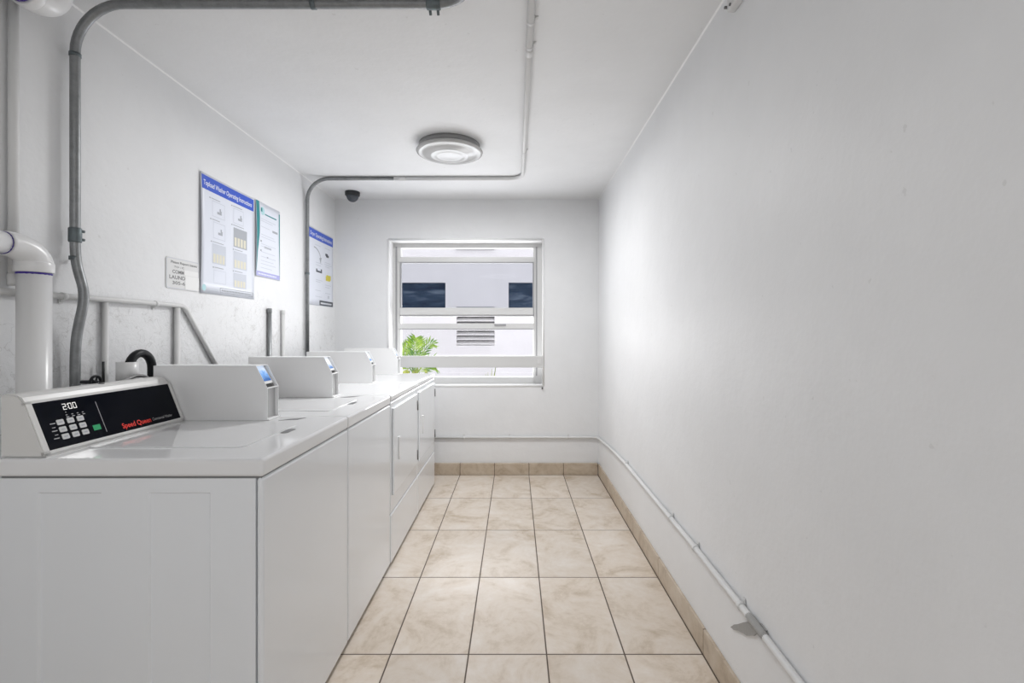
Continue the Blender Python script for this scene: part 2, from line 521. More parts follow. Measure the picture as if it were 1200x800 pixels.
# ------------------------------------------------------------------ the awning window
win = empty('window_1', ((WX0 + WX1) / 2, YB + 0.1, WZ0))
struct(win, 'white metal awning window in the far wall', 'window')
def wpart(name, mat, *d, bev=0.002, parent=None):
    dx, dy, dz = (WX0 + WX1) / 2, YB + 0.1, WZ0
    if parent is None:
        d = (d[0] - dx, d[1] - dx, d[2] - dy, d[3] - dy, d[4] - dz, d[5] - dz)
        return bx(name, mat, win, *d, bev=bev)
    d = (d[0] - dx, d[1] - dx, d[2] - dy, d[3] - dy, d[4] - dz, d[5] - dz)
    return bx(name, mat, parent, *d, bev=bev)
FY0, FY1 = YB + 0.17, YB + 0.23            # depth of the frame in the reveal
def wz(y, d=FY0): return 1.26 + (390 - y) / 566.7 * d
def wx(x, d=FY0): return (x - 603.5) / 566.7 * d
# jambs, head and sill
wpart('jamb', 'alu', WX0, wx(469.5), FY0, FY1, WZ0, WZ1)
wpart('jamb', 'alu', wx(625.0), WX1, FY0, FY1, WZ0, WZ1)
wpart('head', 'alu', wx(469.5), wx(625.0), FY0, FY1, wz(290.5), WZ1)
wpart('sill', 'alu', wx(469.5), wx(625.0), FY0 - 0.03, FY1, WZ0, wz(441.5))
for x0, x1 in ((wx(463.5), wx(465.5)), (wx(628), wx(629.5))):
    wpart('channel', 'alu_grey', x0, x1, FY0 - 0.004, FY0 + 0.01, wz(440), wz(289), bev=0.001)
# rails of the awning sashes
r = wpart('rail', 'alu', wx(467), wx(626), FY0 - 0.012, FY0 + 0.03, wz(307), wz(301.2))
wpart('weatherstrip', 'alu_grey', wx(469), wx(625), FY0 - 0.013, FY0 + 0.02, wz(308.4), wz(307), bev=0.0005)
wpart('rail', 'alu', wx(469), wx(625), FY0 - 0.02, FY0 + 0.03, wz(369), wz(360.6), bev=0.006)
wpart('weatherstrip', 'alu_grey', wx(469), wx(625), FY0 - 0.016, FY0 + 0.02, wz(370.6), wz(369.0), bev=0.0005)
wpart('rail', 'alu', wx(466), wx(626), FY0 - 0.012, FY0 + 0.03, wz(385), wz(379))
wpart('weatherstrip', 'alu_grey', wx(469), wx(625), FY0 - 0.010, FY0 + 0.02, wz(386), wz(385), bev=0.0005)
wpart('sash_lock', 'alu_grey', wx(579.5), wx(593), FY0 - 0.018, FY0, wz(382), wz(379.5), bev=0.001)
# side stiles of the tinted sash
for x0, x1 in ((wx(468.8), wx(470.4)), (wx(624.2), wx(625.6))):
    wpart('weatherstrip', 'alu_grey', x0, x1, FY0 - 0.008, FY0 + 0.02, wz(370), wz(308.4), bev=0.0005)
# wide rail that projects over the wall face
YR = YB - 0.012
wide = wpart('push_bar', 'alu', wx(466, YR), wx(637.0, YR), YR, YR + 0.035, wz(430.5, YR), wz(417, YR), bev=0.003)
wpart('end_bracket', 'pipe_paint', wx(629.5, YR), wx(634, YR), YR - 0.004, YR, wz(426, YR), wz(420.5, YR), bev=0.001, parent=wide)
# lining of the opening, whiter than the walls to look daylit
for nm, d_ in (('reveal', (WX0, WX0 + 0.004, YB + 0.001, FY0, WZ0, WZ1)), ('reveal', (WX1 - 0.004, WX1, YB + 0.001, FY0, WZ0, WZ1)),
               ('reveal', (WX0 + 0.004, WX1 - 0.004, YB + 0.001, FY0, WZ1 - 0.004, WZ1)), ('reveal', (WX0 + 0.004, WX1 - 0.004, YB + 0.001, FY0 - 0.03, WZ0, WZ0 + 0.004))):
    wpart(nm, 'reveal', *d_, bev=0)
# plaster bead round the reveal, in the same daylit white
bead = bmesh.new()
dx, dy, dz = (WX0 + WX1) / 2, YB + 0.1, WZ0
lp = [(WX0 - dx, 0), (WX1 - dx, 0), (WX1 - dx, WZ1 - dz), (WX0 - dx, WZ1 - dz)]
def edgebead(bm, a, b, r=0.011):
    tube(bm, [(a[0], YB - dy + 0.004, a[1]), (b[0], YB - dy + 0.004, b[1])], r, 12)
for a, b in zip(lp, lp[1:] + lp[:1]): edgebead(bead, a, b)
obj('bead', bead, 'reveal', win)
# panes
wpart('pane', 'glass', wx(469.5), wx(625), FY0 + 0.02, FY0 + 0.024, wz(301), wz(290.5), bev=0)
wpart('pane', 'glass_grey', wx(469.5), wx(625), FY0 + 0.005, FY0 + 0.009, wz(361), wz(308), bev=0)
wpart('pane', 'glass', wx(469.5), wx(625), FY0 + 0.02, FY0 + 0.024, wz(418), wz(385.5), bev=0)
wpart('pane', 'glass', wx(469.5), wx(625), FY0 + 0.02, FY0 + 0.024, wz(441.5), wz(430), bev=0)

# ------------------------------------------------------------------ outside the window
gr = struct(bx('ground', 'ground', None, -9, 9, YB + 0.35, 14, -0.35, -0.15))
BY = 8.0
def bxx(x): return (x - 603.5) / 566.7 * BY
def bzz(y): return 1.26 + (390 - y) / 566.7 * BY
bd = empty('neighbouring_building', (0, BY, -0.15))
tag(bd, 'pale lavender stucco building with dark slit windows across the yard', 'building')
def bpart(name, mat, x0, x1, y0, y1, z0, z1, parent=None, bev=0.0):
    return bx(name, mat, parent or bd, x0, x1, y0 - BY, y1 - BY, z0 + 0.15, z1 + 0.15, bev=bev)
# facade with two openings and a vent opening
def facade():
    bm = bmesh.new()
    xs = [-5.0, -2.75, bxx(522), bxx(535), bxx(579.5), bxx(596), 1.45, 5.0]
    zs = [-0.15, bzz(404.5), bzz(361), bzz(331), 3.5]
    for i in range(7):
        for k in range(4):
            if i in (1, 5) and k == 2: continue
            if i == 3 and k == 1: continue
            x0, x1, z0, z1 = xs[i], xs[i + 1], zs[k], zs[k + 1]
            box(bm, x0, x1, 0.0, 0.25, z0 + 0.15, z1 + 0.15)
    bmesh.ops.remove_doubles(bm, verts=bm.verts[:], dist=0.0005)
    return bm
obj('wall', facade(), 'bwall', bd)
for x0, x1 in ((-2.75, bxx(522)), (bxx(596), 1.45)):
    w = bpart('window', 'bwall', x0, x1, BY + 0.10, BY + 0.14, bzz(362.2), bzz(361))
    bpart('pane', 'bglass', x0, x1, BY + 0.06, BY + 0.09, bzz(361), bzz(331), w)
vent = bpart('vent', 'dark', bxx(535), bxx(579.5), BY + 0.18, BY + 0.2, bzz(404.5), bzz(361))
for k in range(9):
    y = 404.2 - 5.45 * k
    z = bzz(y)
    if y < 362: break
    b_ = bmesh.new()
    prism(b_, [(0.00 , z + 0.15 + 0.012), (0.004, z + 0.15 + 0.006), (0.12, z + 0.15 + 0.062), (0.116, z + 0.15 + 0.070)], bxx(535), bxx(579.5), 'x')
    obj('slat', b_, 'bslat', vent)
bpart('ledge', 'alu_grey', bxx(535), bxx(579.5), BY - 0.03, BY, bzz(361), bzz(359.4))
bpart('ledge', 'alu_grey', bxx(535), bxx(579), BY - 0.05, BY, bzz(292.8), bzz(290.0))
bpart('pilaster', 'bwall', bxx(535.5), bxx(580), BY - 0.012, BY + 0.02, bzz(359.4), bzz(292.8))
bpart('plinth', 'bwall', -5, 5, BY - 0.02, BY, -0.15, bzz(436.5))

# palm in the yard
def frond_bm(base, tip, sag, nleaf, llen, spread):
    bm = bmesh.new()
    base, tip = Vector(base), Vector(tip)
    mid = (base + tip) / 2 + Vector((0, 0, sag))
    def P(t): return base * (1 - t) ** 2 + mid * 2 * t * (1 - t) + tip * t * t
    tube(bm, [P(k / 10) for k in range(11)], [0.011 * (1 - 0.75 * k / 10) for k in range(11)], 6)
    for k in range(nleaf):
        t = 0.16 + 0.84 * k / nleaf
        p = P(t); d = (P(min(1, t + 0.02)) - P(t - 0.02)).normalized()
        side = d.cross(Vector((0, -1, 0.3))).normalized()
        L = llen * math.sin(PI * (0.22 + 0.66 * t)) * random.uniform(0.85, 1.1)
        for s in (-1, 1):
            dirv = (d * 0.75 + side * s * spread + Vector((0, random.uniform(-0.35, 0.2), -0.12))).normalized()
            w = Vector((0, -1, 0)).cross(dirv).normalized() * 0.0125
            q = p + dirv * L * 0.5; e = p + dirv * L + Vector((0, 0, -0.10 * L))
            fold = Vector((0, 0.006, 0))
            a = [bm.verts.new(c) for c in (p, q - w, e, q + w, q + fold)]
            bm.faces.new((a[0], a[1], a[4])); bm.faces.new((a[1], a[2], a[4]))
            bm.faces.new((a[2], a[3], a[4])); bm.faces.new((a[3], a[0], a[4]))
    return bm
PY = 6.0
palm = empty('palm', (-1.24, PY, -0.15))
tag(palm, 'bright green palm standing outside behind the window, left of the vent', 'palm')
def L(p): return (p[0] + 1.24, p[1] - PY, p[2] + 0.15)
bmt = bmesh.new(); tube(bmt, [L((-1.24, PY, -0.15)), L((-1.25, PY, 0.3)), L((-1.25, PY, 0.72))], [0.05, 0.04, 0.032], 10)
obj('trunk', bmt, 'trunk', palm)
for tip, sag, n, ll, sp in (((-1.20, PY - 0.1, 1.20), 0.10, 12, 0.22, 0.55), ((-1.00, PY, 1.12), 0.26, 10, 0.16, 0.5),
                            ((-1.42, PY + 0.05, 1.08), 0.15, 11, 0.20, 0.55), ((-1.30, PY + 0.2, 1.17), 0.1, 11, 0.21, 0.55),
                            ((-1.58, PY - 0.1, 1.0), 0.2, 10, 0.2, 0.8), ((-1.0, PY + 0.1, 0.86), 0.15, 10, 0.2, 0.8)):
    obj('frond', frond_bm(L((-1.24, PY, 0.72)), L(tip), sag, n, ll, sp), 'frond', palm)
def bush(bm, cen, rad, n, size):
    for _ in range(n):
        d = Vector((random.gauss(0, 1), random.gauss(0, 1), random.gauss(0, 1))).normalized() * (random.random() ** 0.4)
        p = Vector(cen) + Vector((d.x * rad[0], d.y * rad[1], d.z * rad[2]))
        u = Vector((random.uniform(-1, 1), random.uniform(-1, 1), random.uniform(-0.6, 1))).normalized()
        v = u.cross(Vector((random.uniform(-1, 1), random.uniform(-1, 1), random.uniform(-1, 1)))).normalized()
        s = size * random.uniform(0.7, 1.3)
        a = [bm.verts.new(p + c) for c in (Vector(), u * s * 0.5 + v * s * 0.22, u * s, u * s * 0.5 - v * s * 0.22)]
        bm.faces.new(a)
sh = empty('shrub', (-1.15, PY - 0.35, -0.15))
tag(sh, 'low yellow-green shrub growing at the foot of the palm outside', 'shrub')
b_ = bmesh.new(); bush(b_, (-0.12, 0.0, 0.80), (0.36, 0.2, 0.16), 420, 0.08); obj('foliage', b_, 'leaf', sh)
b_ = bmesh.new()
for k in range(6): tube(b_, [(-0.1, 0, 0), (-0.32 + 0.1 * k, 0.05 * (k % 3 - 1), 0.72)], [0.012, 0.006], 6)
obj('stem', b_, 'trunk', sh)
spx = (573.5 - 603.5) / 566.7 * 6.5
spr = empty('grass_tuft', (spx, 6.5, -0.15))
tag(spr, 'single thin green tuft outside below the louvered vent', 'plant')
b_ = bmesh.new()
for ax, hh in ((-0.05, 0.86), (0.035, 0.93), (0.10, 1.04), (0.0, 0.82), (-0.02, 0.88)):
    tube(b_, [(0, 0, 0), (ax * 0.3, 0, hh * 0.6), (ax, 0, hh)], [0.016, 0.014, 0.002], 5)
obj('blade', b_, 'leaf', spr)

# ------------------------------------------------------------------ the laundry machines
DEP = 0.71       # depth of a machine; local origin: floor, front plane, near side
DECK = 0.925

def coin_box(root, y0, y1, screen):
    """tall narrow payment box on the far end of a machine's top"""
    xb, xf = -DEP, -0.275
    z0, z1 = DECK + 0.0005, 1.135
    prof = [(xb, z0), (xf, z0), (xf, 1.050), (xf - 0.044, z1), (xb, z1)]
    inn = [(xb, z0), (xf - 0.014, z0), (xf - 0.014, 1.043), (xf - 0.064, z1 - 0.004), (xb, z1 - 0.004)]
    b_ = bmesh.new()
    prism(b_, inn, y0 + 0.003, y1 - 0.003)
    bmesh.ops.bevel(b_, geom=b_.edges[:], offset=0.001, segments=1, affect='EDGES')
    cb = obj('coin_box', b_, 'box', root)
    for a in ((y0, y0 + 0.003), (y1 - 0.003, y1)):
        b_ = bmesh.new(); prism(b_, prof, *a)
        bmesh.ops.bevel(b_, geom=b_.edges[:], offset=0.0008, segments=1, affect='EDGES')
        obj('side_plate', b_, 'box', cb)
    bx('top_plate', 'box', cb, xb, xf - 0.044, y0, y1, z1 - 0.003, z1, bev=0.0008)
    bx('bottom_lip', 'box', cb, xf - 0.02, xf + 0.006, y0 + 0.003, y1, z0, z0 + 0.006, bev=0.001)
    bx('front_plate', 'box', cb, xf - 0.012, xf - 0.001, y0 + 0.003, y1 - 0.003, 1.046, 1.050, bev=0.0008)
    bx('front_panel', 'recess_grey', cb, xf - 0.0142, xf - 0.0125, y0 + 0.003, y1 - 0.003, z0 + 0.006, 1.043)  # thin sheet, darkened as the shaded face of the recess
    # reader on the slanted face
    a, b2 = Vector((xf - 0.0135, 0, 1.044)), Vector((xf - 0.0635, 0, z1 - 0.004))
    up = (b2 - a).normalized(); nr = Vector((0, 1, 0)).cross(up)
    def slab(name, mat, v0, v1, u0, u1, th):
        b_ = bmesh.new()
        c = [a + up * v0, a + up * v1]
        vs = []
        for yy in (y0 + u0, y0 + u1):
            for p in (c[0], c[0] + nr * th, c[1] + nr * th, c[1]):
                vs.append(b_.verts.new((p.x, yy, p.z)))
        for f in ((0, 1, 2, 3), (7, 6, 5, 4), (0, 4, 5, 1), (1, 5, 6, 2), (2, 6, 7, 3), (3, 7, 4, 0)):
            b_.faces.new([vs[i] for i in f])
        bmesh.ops.recalc_face_normals(b_, faces=b_.faces[:])
        return obj(name, b_, mat, cb)
    w = y1 - y0
    slab('shade_plate', 'shade_grey', 0.0, 0.098, 0.003, w - 0.003, 0.0012)  # dark sheet in place of the shade behind the reader
    slab('slot', 'dark', 0.003, 0.017, 0.008, w - 0.022, 0.004)
    slab('reader', 'box', 0.019, 0.097, 0.016, w - 0.006, 0.006)
    slab('screen', screen, 0.030, 0.096, 0.018, w - 0.014, 0.0072)
    return cb

PB, PT = Vector((-0.592, 0, 0.930)), Vector((-0.648, 0, 1.073))     # front face of a console, bottom and top
PUP = (PT - PB).normalized()
PN = Vector((0, 1, 0)).cross(PUP)
PLEN = (PT - PB).length
def console(root, y0, y1):
    prof = [(-DEP - 0.002, DECK + 0.0005), (-0.5905, DECK + 0.0005), (PB.x, PB.z), (PT.x, PT.z), (-0.657, 1.086), (-0.672, 1.094), (-0.70, 1.095), (-DEP - 0.002, 1.090)]
    b_ = bmesh.new(); prism(b_, prof, y0 + 0.004, y1 - 0.001)
    bmesh.ops.bevel(b_, geom=[e for e in b_.edges if abs(e.verts[0].co.y - e.verts[1].co.y) < 1e-5], offset=0.004, segments=2, affect='EDGES')
    co = obj('console', b_, 'console', root)
    # raised bezel round the glass
    b_ = bmesh.new()
    for (u0, u1, v0, v1) in ((y0, y1, 0.0, 0.012), (y0, y1, PLEN - 0.009, PLEN + 0.001), (y0, y0 + 0.020, 0.0, PLEN), (y1 - 0.016, y1, 0.0, PLEN)):
        vs = []
        for uu in (u0, u1):
            for (vv, dd) in ((v0, -0.006), (v0, 0.005), (v1, 0.005), (v1, -0.006)):
                p = PB + PUP * vv + PN * dd
                vs.append(b_.verts.new((p.x, uu, p.z)))
        fs = [b_.faces.new([vs[i] for i in f]) for f in ((0, 1, 2, 3), (7, 6, 5, 4), (0, 4, 5, 1), (1, 5, 6, 2), (2, 6, 7, 3), (3, 7, 4, 0))]
        bmesh.ops.recalc_face_normals(b_, faces=fs)
    bmesh.ops.bevel(b_, geom=b_.edges[:], offset=0.002, segments=2, affect='EDGES')
    obj('bezel', b_, 'console', co)
    b_ = bmesh.new(); lathe(b_, [(0.0, 0.0012), (0.0085, 0.001), (0.0085, -0.004), (0.0, -0.004)], (-0.680, y0 + 0.285, 1.0952), 20)
    obj('lock', b_, 'domebase', co)
    return co

def pc(u, v, lift=0.0):
    p = PB + PUP * v + PN * lift
    return Vector((p.x, u, p.z))

def control_panel(root, y0, y1, word):
    """black glass; u runs along the machine, v up the slope (metres)"""
    b_ = bmesh.new()
    vs = []
    for uu in (y0 + 0.014, y1 - 0.012):
        for (vv, dd) in ((0.009, -0.002), (0.009, 0.0035), (PLEN - 0.007, 0.0035), (PLEN - 0.007, -0.002)):
            vs.append(b_.verts.new(pc(uu, vv, dd)))
    for f in ((0, 1, 2, 3), (7, 6, 5, 4), (0, 4, 5, 1), (1, 5, 6, 2), (2, 6, 7, 3), (3, 7, 4, 0)):
        b_.faces.new([vs[i] for i in f])
    bmesh.ops.recalc_face_normals(b_, faces=b_.faces[:])
    cp = obj('control_panel', b_, 'panel', root)
    R_, U_ = Vector((0, 1, 0)), PUP
    def T_(s, u, v, h, mat, name, **k):
        return obj(name, text_bm(s, h, pc(u, v, 0.0036), R_, U_, **k), mat, cp)
    def seg7(ch, u, v, w, h, t, bm):
        on = {'2': 'abged', '0': 'abcdef'}[ch]
        S = {'a': (0, w, h - t, h), 'g': (0, w, h / 2 - t / 2, h / 2 + t / 2), 'd': (0, w, 0, t), 'f': (0, t, h / 2, h), 'b': (w - t, w, h / 2, h), 'e': (0, t, 0, h / 2), 'c': (w - t, w, 0, h / 2)}
        for c in on:
            a = S[c]; g = 0.0004
            quad(bm, pc(u, v, 0.0036), R_, U_, a[0] + g, a[1] - g, a[2] + g, a[3] - g)
    b_ = bmesh.new()
    ud, vd, w, h = 0.108, 0.1145, 0.0118, 0.019
    for ch, du in (('2', 0), ('0', 0.0175), ('0', 0.0320)): seg7(ch, ud + du, vd, w, h, 0.0028, b_)
    for dv in (0.005, 0.014): quad(b_, pc(ud + 0.0145, vd, 0.0036), R_, U_, 0, 0.0025, dv, dv + 0.0025)
    obj('digits', b_, 'digit', cp)
    # status words under the display
    b_ = bmesh.new()
    for k, uu in enumerate((0.108, 0.126, 0.143, 0.160)):
        quad(b_, pc(uu, 0.098, 0.0036), R_, U_, 0.0, 0.006, 0.0, 0.0022)
        quad(b_, pc(uu, 0.092, 0.0036), R_, U_, 0.0, 0.009, 0.0, 0.0022)
        if k == 0: quad(b_, pc(uu, 0.106, 0.0036), R_, U_, 0.002, 0.0048, 0.0, 0.0025)
    obj('status_marks', b_, 'greyprint', cp)
    b_ = bmesh.new()
    for r_ in range(3): quad(b_, pc(0.050 + 0.002 * r_, 0.037 + 0.0215 * r_, 0.0036), R_, U_, 0.0, 0.016, 0.0, 0.0026)
    for r_ in range(2): quad(b_, pc(0.056, 0.047 + 0.0215 * r_, 0.0036), R_, U_, 0.0, 0.010, 0.0, 0.002)
    obj('row_marks', b_, 'greyprint', cp)
    for r_ in range(3):
        for c_ in range(3):
            u0, v0 = 0.074 + 0.0315 * c_, 0.031 + 0.0215 * r_
            b_ = bmesh.new()
            n = 5
            def rr(uu0, uu1, vv0, vv1, rad):
                pts = []
                for (cx, cy, a0) in ((uu1 - rad, vv1 - rad, 0), (uu0 + rad, vv1 - rad, PI / 2), (uu0 + rad, vv0 + rad, PI), (uu1 - rad, vv0 + rad, 1.5 * PI)):
                    for k in range(n): pts.append((cx + rad * math.cos(a0 + PI / 2 * k / (n - 1)), cy + rad * math.sin(a0 + PI / 2 * k / (n - 1))))
                return pts
            P0 = rr(u0, u0 + 0.0215, v0, v0 + 0.0155, 0.003)
            top = [b_.verts.new(pc(a, b, 0.0048)) for a, b in P0]; bot = [b_.verts.new(pc(a, b, 0.003)) for a, b in P0]
            b_.faces.new(top)
            for k in range(len(P0)): b_.faces.new((bot[k], bot[(k + 1) % len(P0)], top[(k + 1) % len(P0)], top[k]))
            bmesh.ops.recalc_face_normals(b_, faces=b_.faces[:])
            nf = len(b_.faces)
            quad(b_, pc(u0, v0, 0.0048), R_, U_, 0.005, 0.0165, 0.0062, 0.0090)
            b_.faces.ensure_lookup_table(); b_.faces[nf].material_index = 1
            o = obj('button', b_, 'key', cp); o.data.materials.append(M['print_grey'])
    b_ = bmesh.new()
    quad(b_, pc(0.176, 0.036, 0.0042), R_, U_, 0.0, 0.026, 0.0, 0.0165)
    g = obj('start_button', b_, 'green', cp); g['label'] = 'green start button'
    b_ = bmesh.new(); quad(b_, pc(0.216, 0.024, 0.0036), R_, U_, 0.0, 0.0018, 0.0, 0.100); obj('divider', b_, 'greyprint', cp)
    T_('Speed Queen', 0.278, 0.0215, 0.0165, 'red', 'brand_lettering', width=0.122, bold=0.022)['label'] = 'red brand lettering'
    T_('Commercial ' + word, 0.408, 0.0235, 0.0105, 'greyprint', 'model_lettering', width=0.096, shear=0.2)
    return cp

def front_skirt(root, w): pass

def washer():
    W = 0.655
    root = empty('top_load_washer')
    # cabinet with pressed panels in its sides
    b_ = bmesh.new()
    def side(y, flip):
        xs = [-DEP, -0.601, -0.431, -0.306, -0.141, -0.0205]
        zs = [0.025, 0.09, 0.836, 0.873]
        V = [[b_.verts.new((x, y, z)) for z in zs] for x in xs]
        rec = []
        for i in range(5):
            for k in range(3):
                q = [V[i][k], V[i + 1][k], V[i + 1][k + 1], V[i][k + 1]]
                f = b_.faces.new(q if not flip else q[::-1])
                if i in (1, 3) and k == 1: rec.append(f)
        b_.normal_update()
        bmesh.ops.inset_individual(b_, faces=rec, thickness=0.0060, depth=-0.006)
    side(0.0015, False); side(W - 0.0015, True)
    for (x, fl) in ((-DEP, True), (-0.0205, False)):
        q = [b_.verts.new(p) for p in ((x, 0.0015, 0.025), (x, W - 0.0015, 0.025), (x, W - 0.0015, 0.873), (x, 0.0015, 0.873))]
        b_.faces.new(q if not fl else q[::-1])
    for (z, fl) in ((0.025, True), (0.873, False)):
        q = [b_.verts.new(p) for p in ((-DEP, 0.0015, z), (-0.0205, 0.0015, z), (-0.0205, W - 0.0015, z), (-DEP, W - 0.0015, z))]
        b_.faces.new(q if not fl else q[::-1])
    bmesh.ops.remove_doubles(b_, verts=b_.verts[:], dist=0.0003)
    obj('cabinet', b_, 'enamel_front', root)
    bx('front_panel', 'enamel_front', root, -0.0185, 0.0, 0.001, W - 0.001, 0.018, 0.8745, bev=0.009, seg=4)
    bx('gap_shade_filler', 'gap_shade_filler', root, -DEP + 0.01, -0.006, 0.006, W - 0.006, 0.872, 0.880)
    bx('top', 'enamel', root, -DEP, 0.001, 0.0, W, 0.8770, DECK, bev=0.009, seg=4)
    # hinged lid
    def rr(x0, x1, y0, y1, rad, n=6):
        pts = []
        for (cx, cy, a0) in ((x1 - rad, y1 - rad, 0), (x0 + rad, y1 - rad, PI / 2), (x0 + rad, y0 + rad, PI), (x1 - rad, y0 + rad, 1.5 * PI)):
            for k in range(n): pts.append((cx + rad * math.cos(a0 + PI / 2 * k / (n - 1)), cy + rad * math.sin(a0 + PI / 2 * k / (n - 1))))
        return pts
    b_ = bmesh.new(); prism(b_, rr(-0.585, -0.12, 0.12, 0.495, 0.03), DECK - 0.002, DECK + 0.0035, 'z')
    bmesh.ops.bevel(b_, geom=[e for e in b_.edges if abs(e.verts[0].co.z - e.verts[1].co.z) < 1e-6 and e.verts[0].co.z > DECK], offset=0.002, segments=2, affect='EDGES')
    lid = obj('lid', b_, 'enamel', root)
    b_ = bmesh.new(); prism(b_, rr(-0.118, -0.092, 0.33, 0.405, 0.011), DECK - 0.003, DECK + 0.0008, 'z'); obj('finger_notch', b_, 'hinge', lid)
    b_ = bmesh.new(); prism(b_, [(-0.235, 0.565), (-0.17, 0.585), (-0.155, 0.625), (-0.205, 0.60)], DECK - 0.002, DECK + 0.0008, 'z'); obj('deck_mark', b_, 'hinge', root)  # flat dark mark on the deck beside the coin box
    for x in (-0.66, -0.05):
        for y in (0.06, W - 0.06):
            b_ = bmesh.new(); lathe(b_, [(0, 0), (0.02, 0), (0.022, 0.006), (0.012, 0.012), (0.012, 0.027), (0, 0.027)], (x, y, 0), 16); obj('foot', b_, 'rubber', root)
    console(root, 0.008, 0.555)
    control_panel(root, 0.008, 0.555, 'Washer')
    coin_box(root, 0.560, 0.648, 'screen_blue')
    return root

def dryer():
    W = 0.702
    root = empty('dryer')
    bx('cabinet', 'enamel_front', root, -DEP, -0.0205, 0.0015, W - 0.0015, 0.025, 0.885, bev=0.003)
    bx('front_panel', 'enamel_front', root, -0.0185, 0.0, 0.001, W - 0.001, 0.283, 0.887, bev=0.007, seg=3)
    bx('lower_panel', 'enamel_front', root, -0.0185, 0.003, 0.001, W - 0.001, 0.018, 0.279, bev=0.007, seg=3)
    bx('gap_shade_filler', 'gap_shade_filler', root, -DEP + 0.01, -0.006, 0.006, W - 0.006, 0.880, 0.893)
    bx('top', 'enamel', root, -DEP, 0.003, 0.0, W, 0.8900, DECK + 0.001, bev=0.009, seg=4)
    d = bx('door', 'enamel_front', root, 0.0005, 0.010, 0.030, 0.664, 0.375, 0.850, bev=0.004, seg=3)
    bx('handle', 'enamel', d, 0.008, 0.0175, 0.128, 0.150, 0.545, 0.675, bev=0.004, seg=3)
    for z in (0.435, 0.770):
        b_ = bmesh.new(); tube(b_, [(0.009, 0.671, z - 0.032), (0.009, 0.671, z + 0.032)], 0.0075, 10)
        obj('hinge', b_, 'hinge', d)
    for x in (-0.66, -0.05):
        for y in (0.06, W - 0.06):
            b_ = bmesh.new(); lathe(b_, [(0, 0), (0.02, 0), (0.022, 0.006), (0.012, 0.012), (0.012, 0.027), (0, 0.027)], (x, y, 0), 16); obj('foot', b_, 'rubber', root)
    console(root, 0.008, 0.575)
    control_panel(root, 0.008, 0.575, 'Dryer')
    coin_box(root, 0.595, 0.683, 'screen_pale')
    return root

w1 = washer(); w1.location = (FX, 1.285, 0)
tag(w1, 'white top-load washer nearest the camera with black control panel in view', 'washer', 'machines along the left wall')
w2 = copy_tree(w1); w2.location = (FX, 1.942, 0)
tag(w2, 'white top-load washer standing between the nearest washer and the dryers', 'washer', 'machines along the left wall')
def desc(o):
    for c in kids(o):
        yield c
        yield from desc(c)
for c in desc(w2):
    if c.name.startswith('screen'):
        c.data = c.data.copy(); c.data.materials[0] = M['screen_pale']
d1 = dryer(); d1.location = (FX, 2.604, 0)
tag(d1, 'white front-door dryer right behind the two washers, third in the row', 'dryer', 'machines along the left wall')
d2 = copy_tree(d1); d2.location = (FX, 3.309, 0)
tag(d2, 'white front-door dryer at the far end of the row beside the window wall', 'dryer', 'machines along the left wall')

# ------------------------------------------------------------------ conduits and pipes
def straps(root, spots, r, mat, wall, name='strap', ln=0.016):
    """spots: (point, pipe axis); wall: direction towards the surface the strap is screwed to"""
    for p, ax in spots:
        p, ax, wv = Vector(p), Vector(ax).normalized(), Vector(wall).normalized()
        b_ = bmesh.new()
        tube(b_, [p - ax * ln / 2, p + ax * ln / 2], r + 0.0022, 14)
        t = ax.cross(wv).normalized()
        c = p + wv * (r - 0.001) + t * (r + 0.006)
        vs = []
        for a in (-1, 1):
            for b2 in (-1, 1):
                for d in (-1, 1):
                    vs.append(b_.verts.new(c + ax * a * ln / 2 + t * b2 * 0.009 + wv * d * 0.0012))
        fs = [b_.faces.new([vs[i] for i in f]) for f in ((0, 1, 3, 2), (4, 6, 7, 5), (0, 4, 5, 1), (2, 3, 7, 6), (0, 2, 6, 4), (1, 5, 7, 3))]
        bmesh.ops.recalc_face_normals(b_, faces=fs)
        s0 = c - wv * 0.0015
        tube(b_, [s0, s0 - wv * 0.0025], 0.003, 8)
        obj(name, b_, mat, root)

# A: heavy grey conduit: up the left wall, over the ceiling
ra = 0.0155
ax_, ay_, az_ = XL + ra + 0.0025 + 0.017, 1.7314, HC - ra - 0.0025
ca = empty('metal_conduit', (ax_, ay_, 0.95))
tag(ca, 'thick grey metal conduit rising on the left wall and crossing the ceiling near the camera', 'conduit')
O = Vector((ax_, ay_, 0.95))
def saddle(z):
    d = z - 1.394
    return 0.031 * math.exp(-(d / (0.088 if d > 0 else 0.115)) ** 2)
pts = [(ax_ + saddle(0.95 + 0.65 * k / 40), ay_, 0.95 + 0.65 * k / 40) for k in range(41)]
pts += fillet([(ax_, ay_, 1.62), (ax_, ay_, az_), (-0.150, ay_, az_), (-0.150, -0.9, az_)], [0, 0.175, 0.13, 0], 12)
b_ = bmesh.new(); tube(b_, [Vector(p) - O for p in pts], ra, 18); obj('pipe', b_, 'conduit', ca)
def ring(name, root, O, p, ax, ln, r, mat):
    p, ax = Vector(p) - O, Vector(ax)
    b_ = bmesh.new(); tube(b_, [p - ax * ln / 2, p - ax * (ln / 2 - 0.003), p + ax * (ln / 2 - 0.003), p + ax * ln / 2], [r - 0.002, r, r, r - 0.002], 18)
    return obj(name, b_, mat, root)
cpl = ring('coupling', ca, O, (ax_, ay_, 1.610), (0, 0, 1), 0.052, ra + 0.004, 'fitting')
for z in (1.596, 1.626):
    b_ = bmesh.new(); tube(b_, [Vector((ax_ + 0.012, ay_ + 0.012, z)) - O, Vector((ax_ + 0.015, ay_ + 0.021, z)) - O], 0.005, 8); obj('screw', b_, 'fitting', cpl)
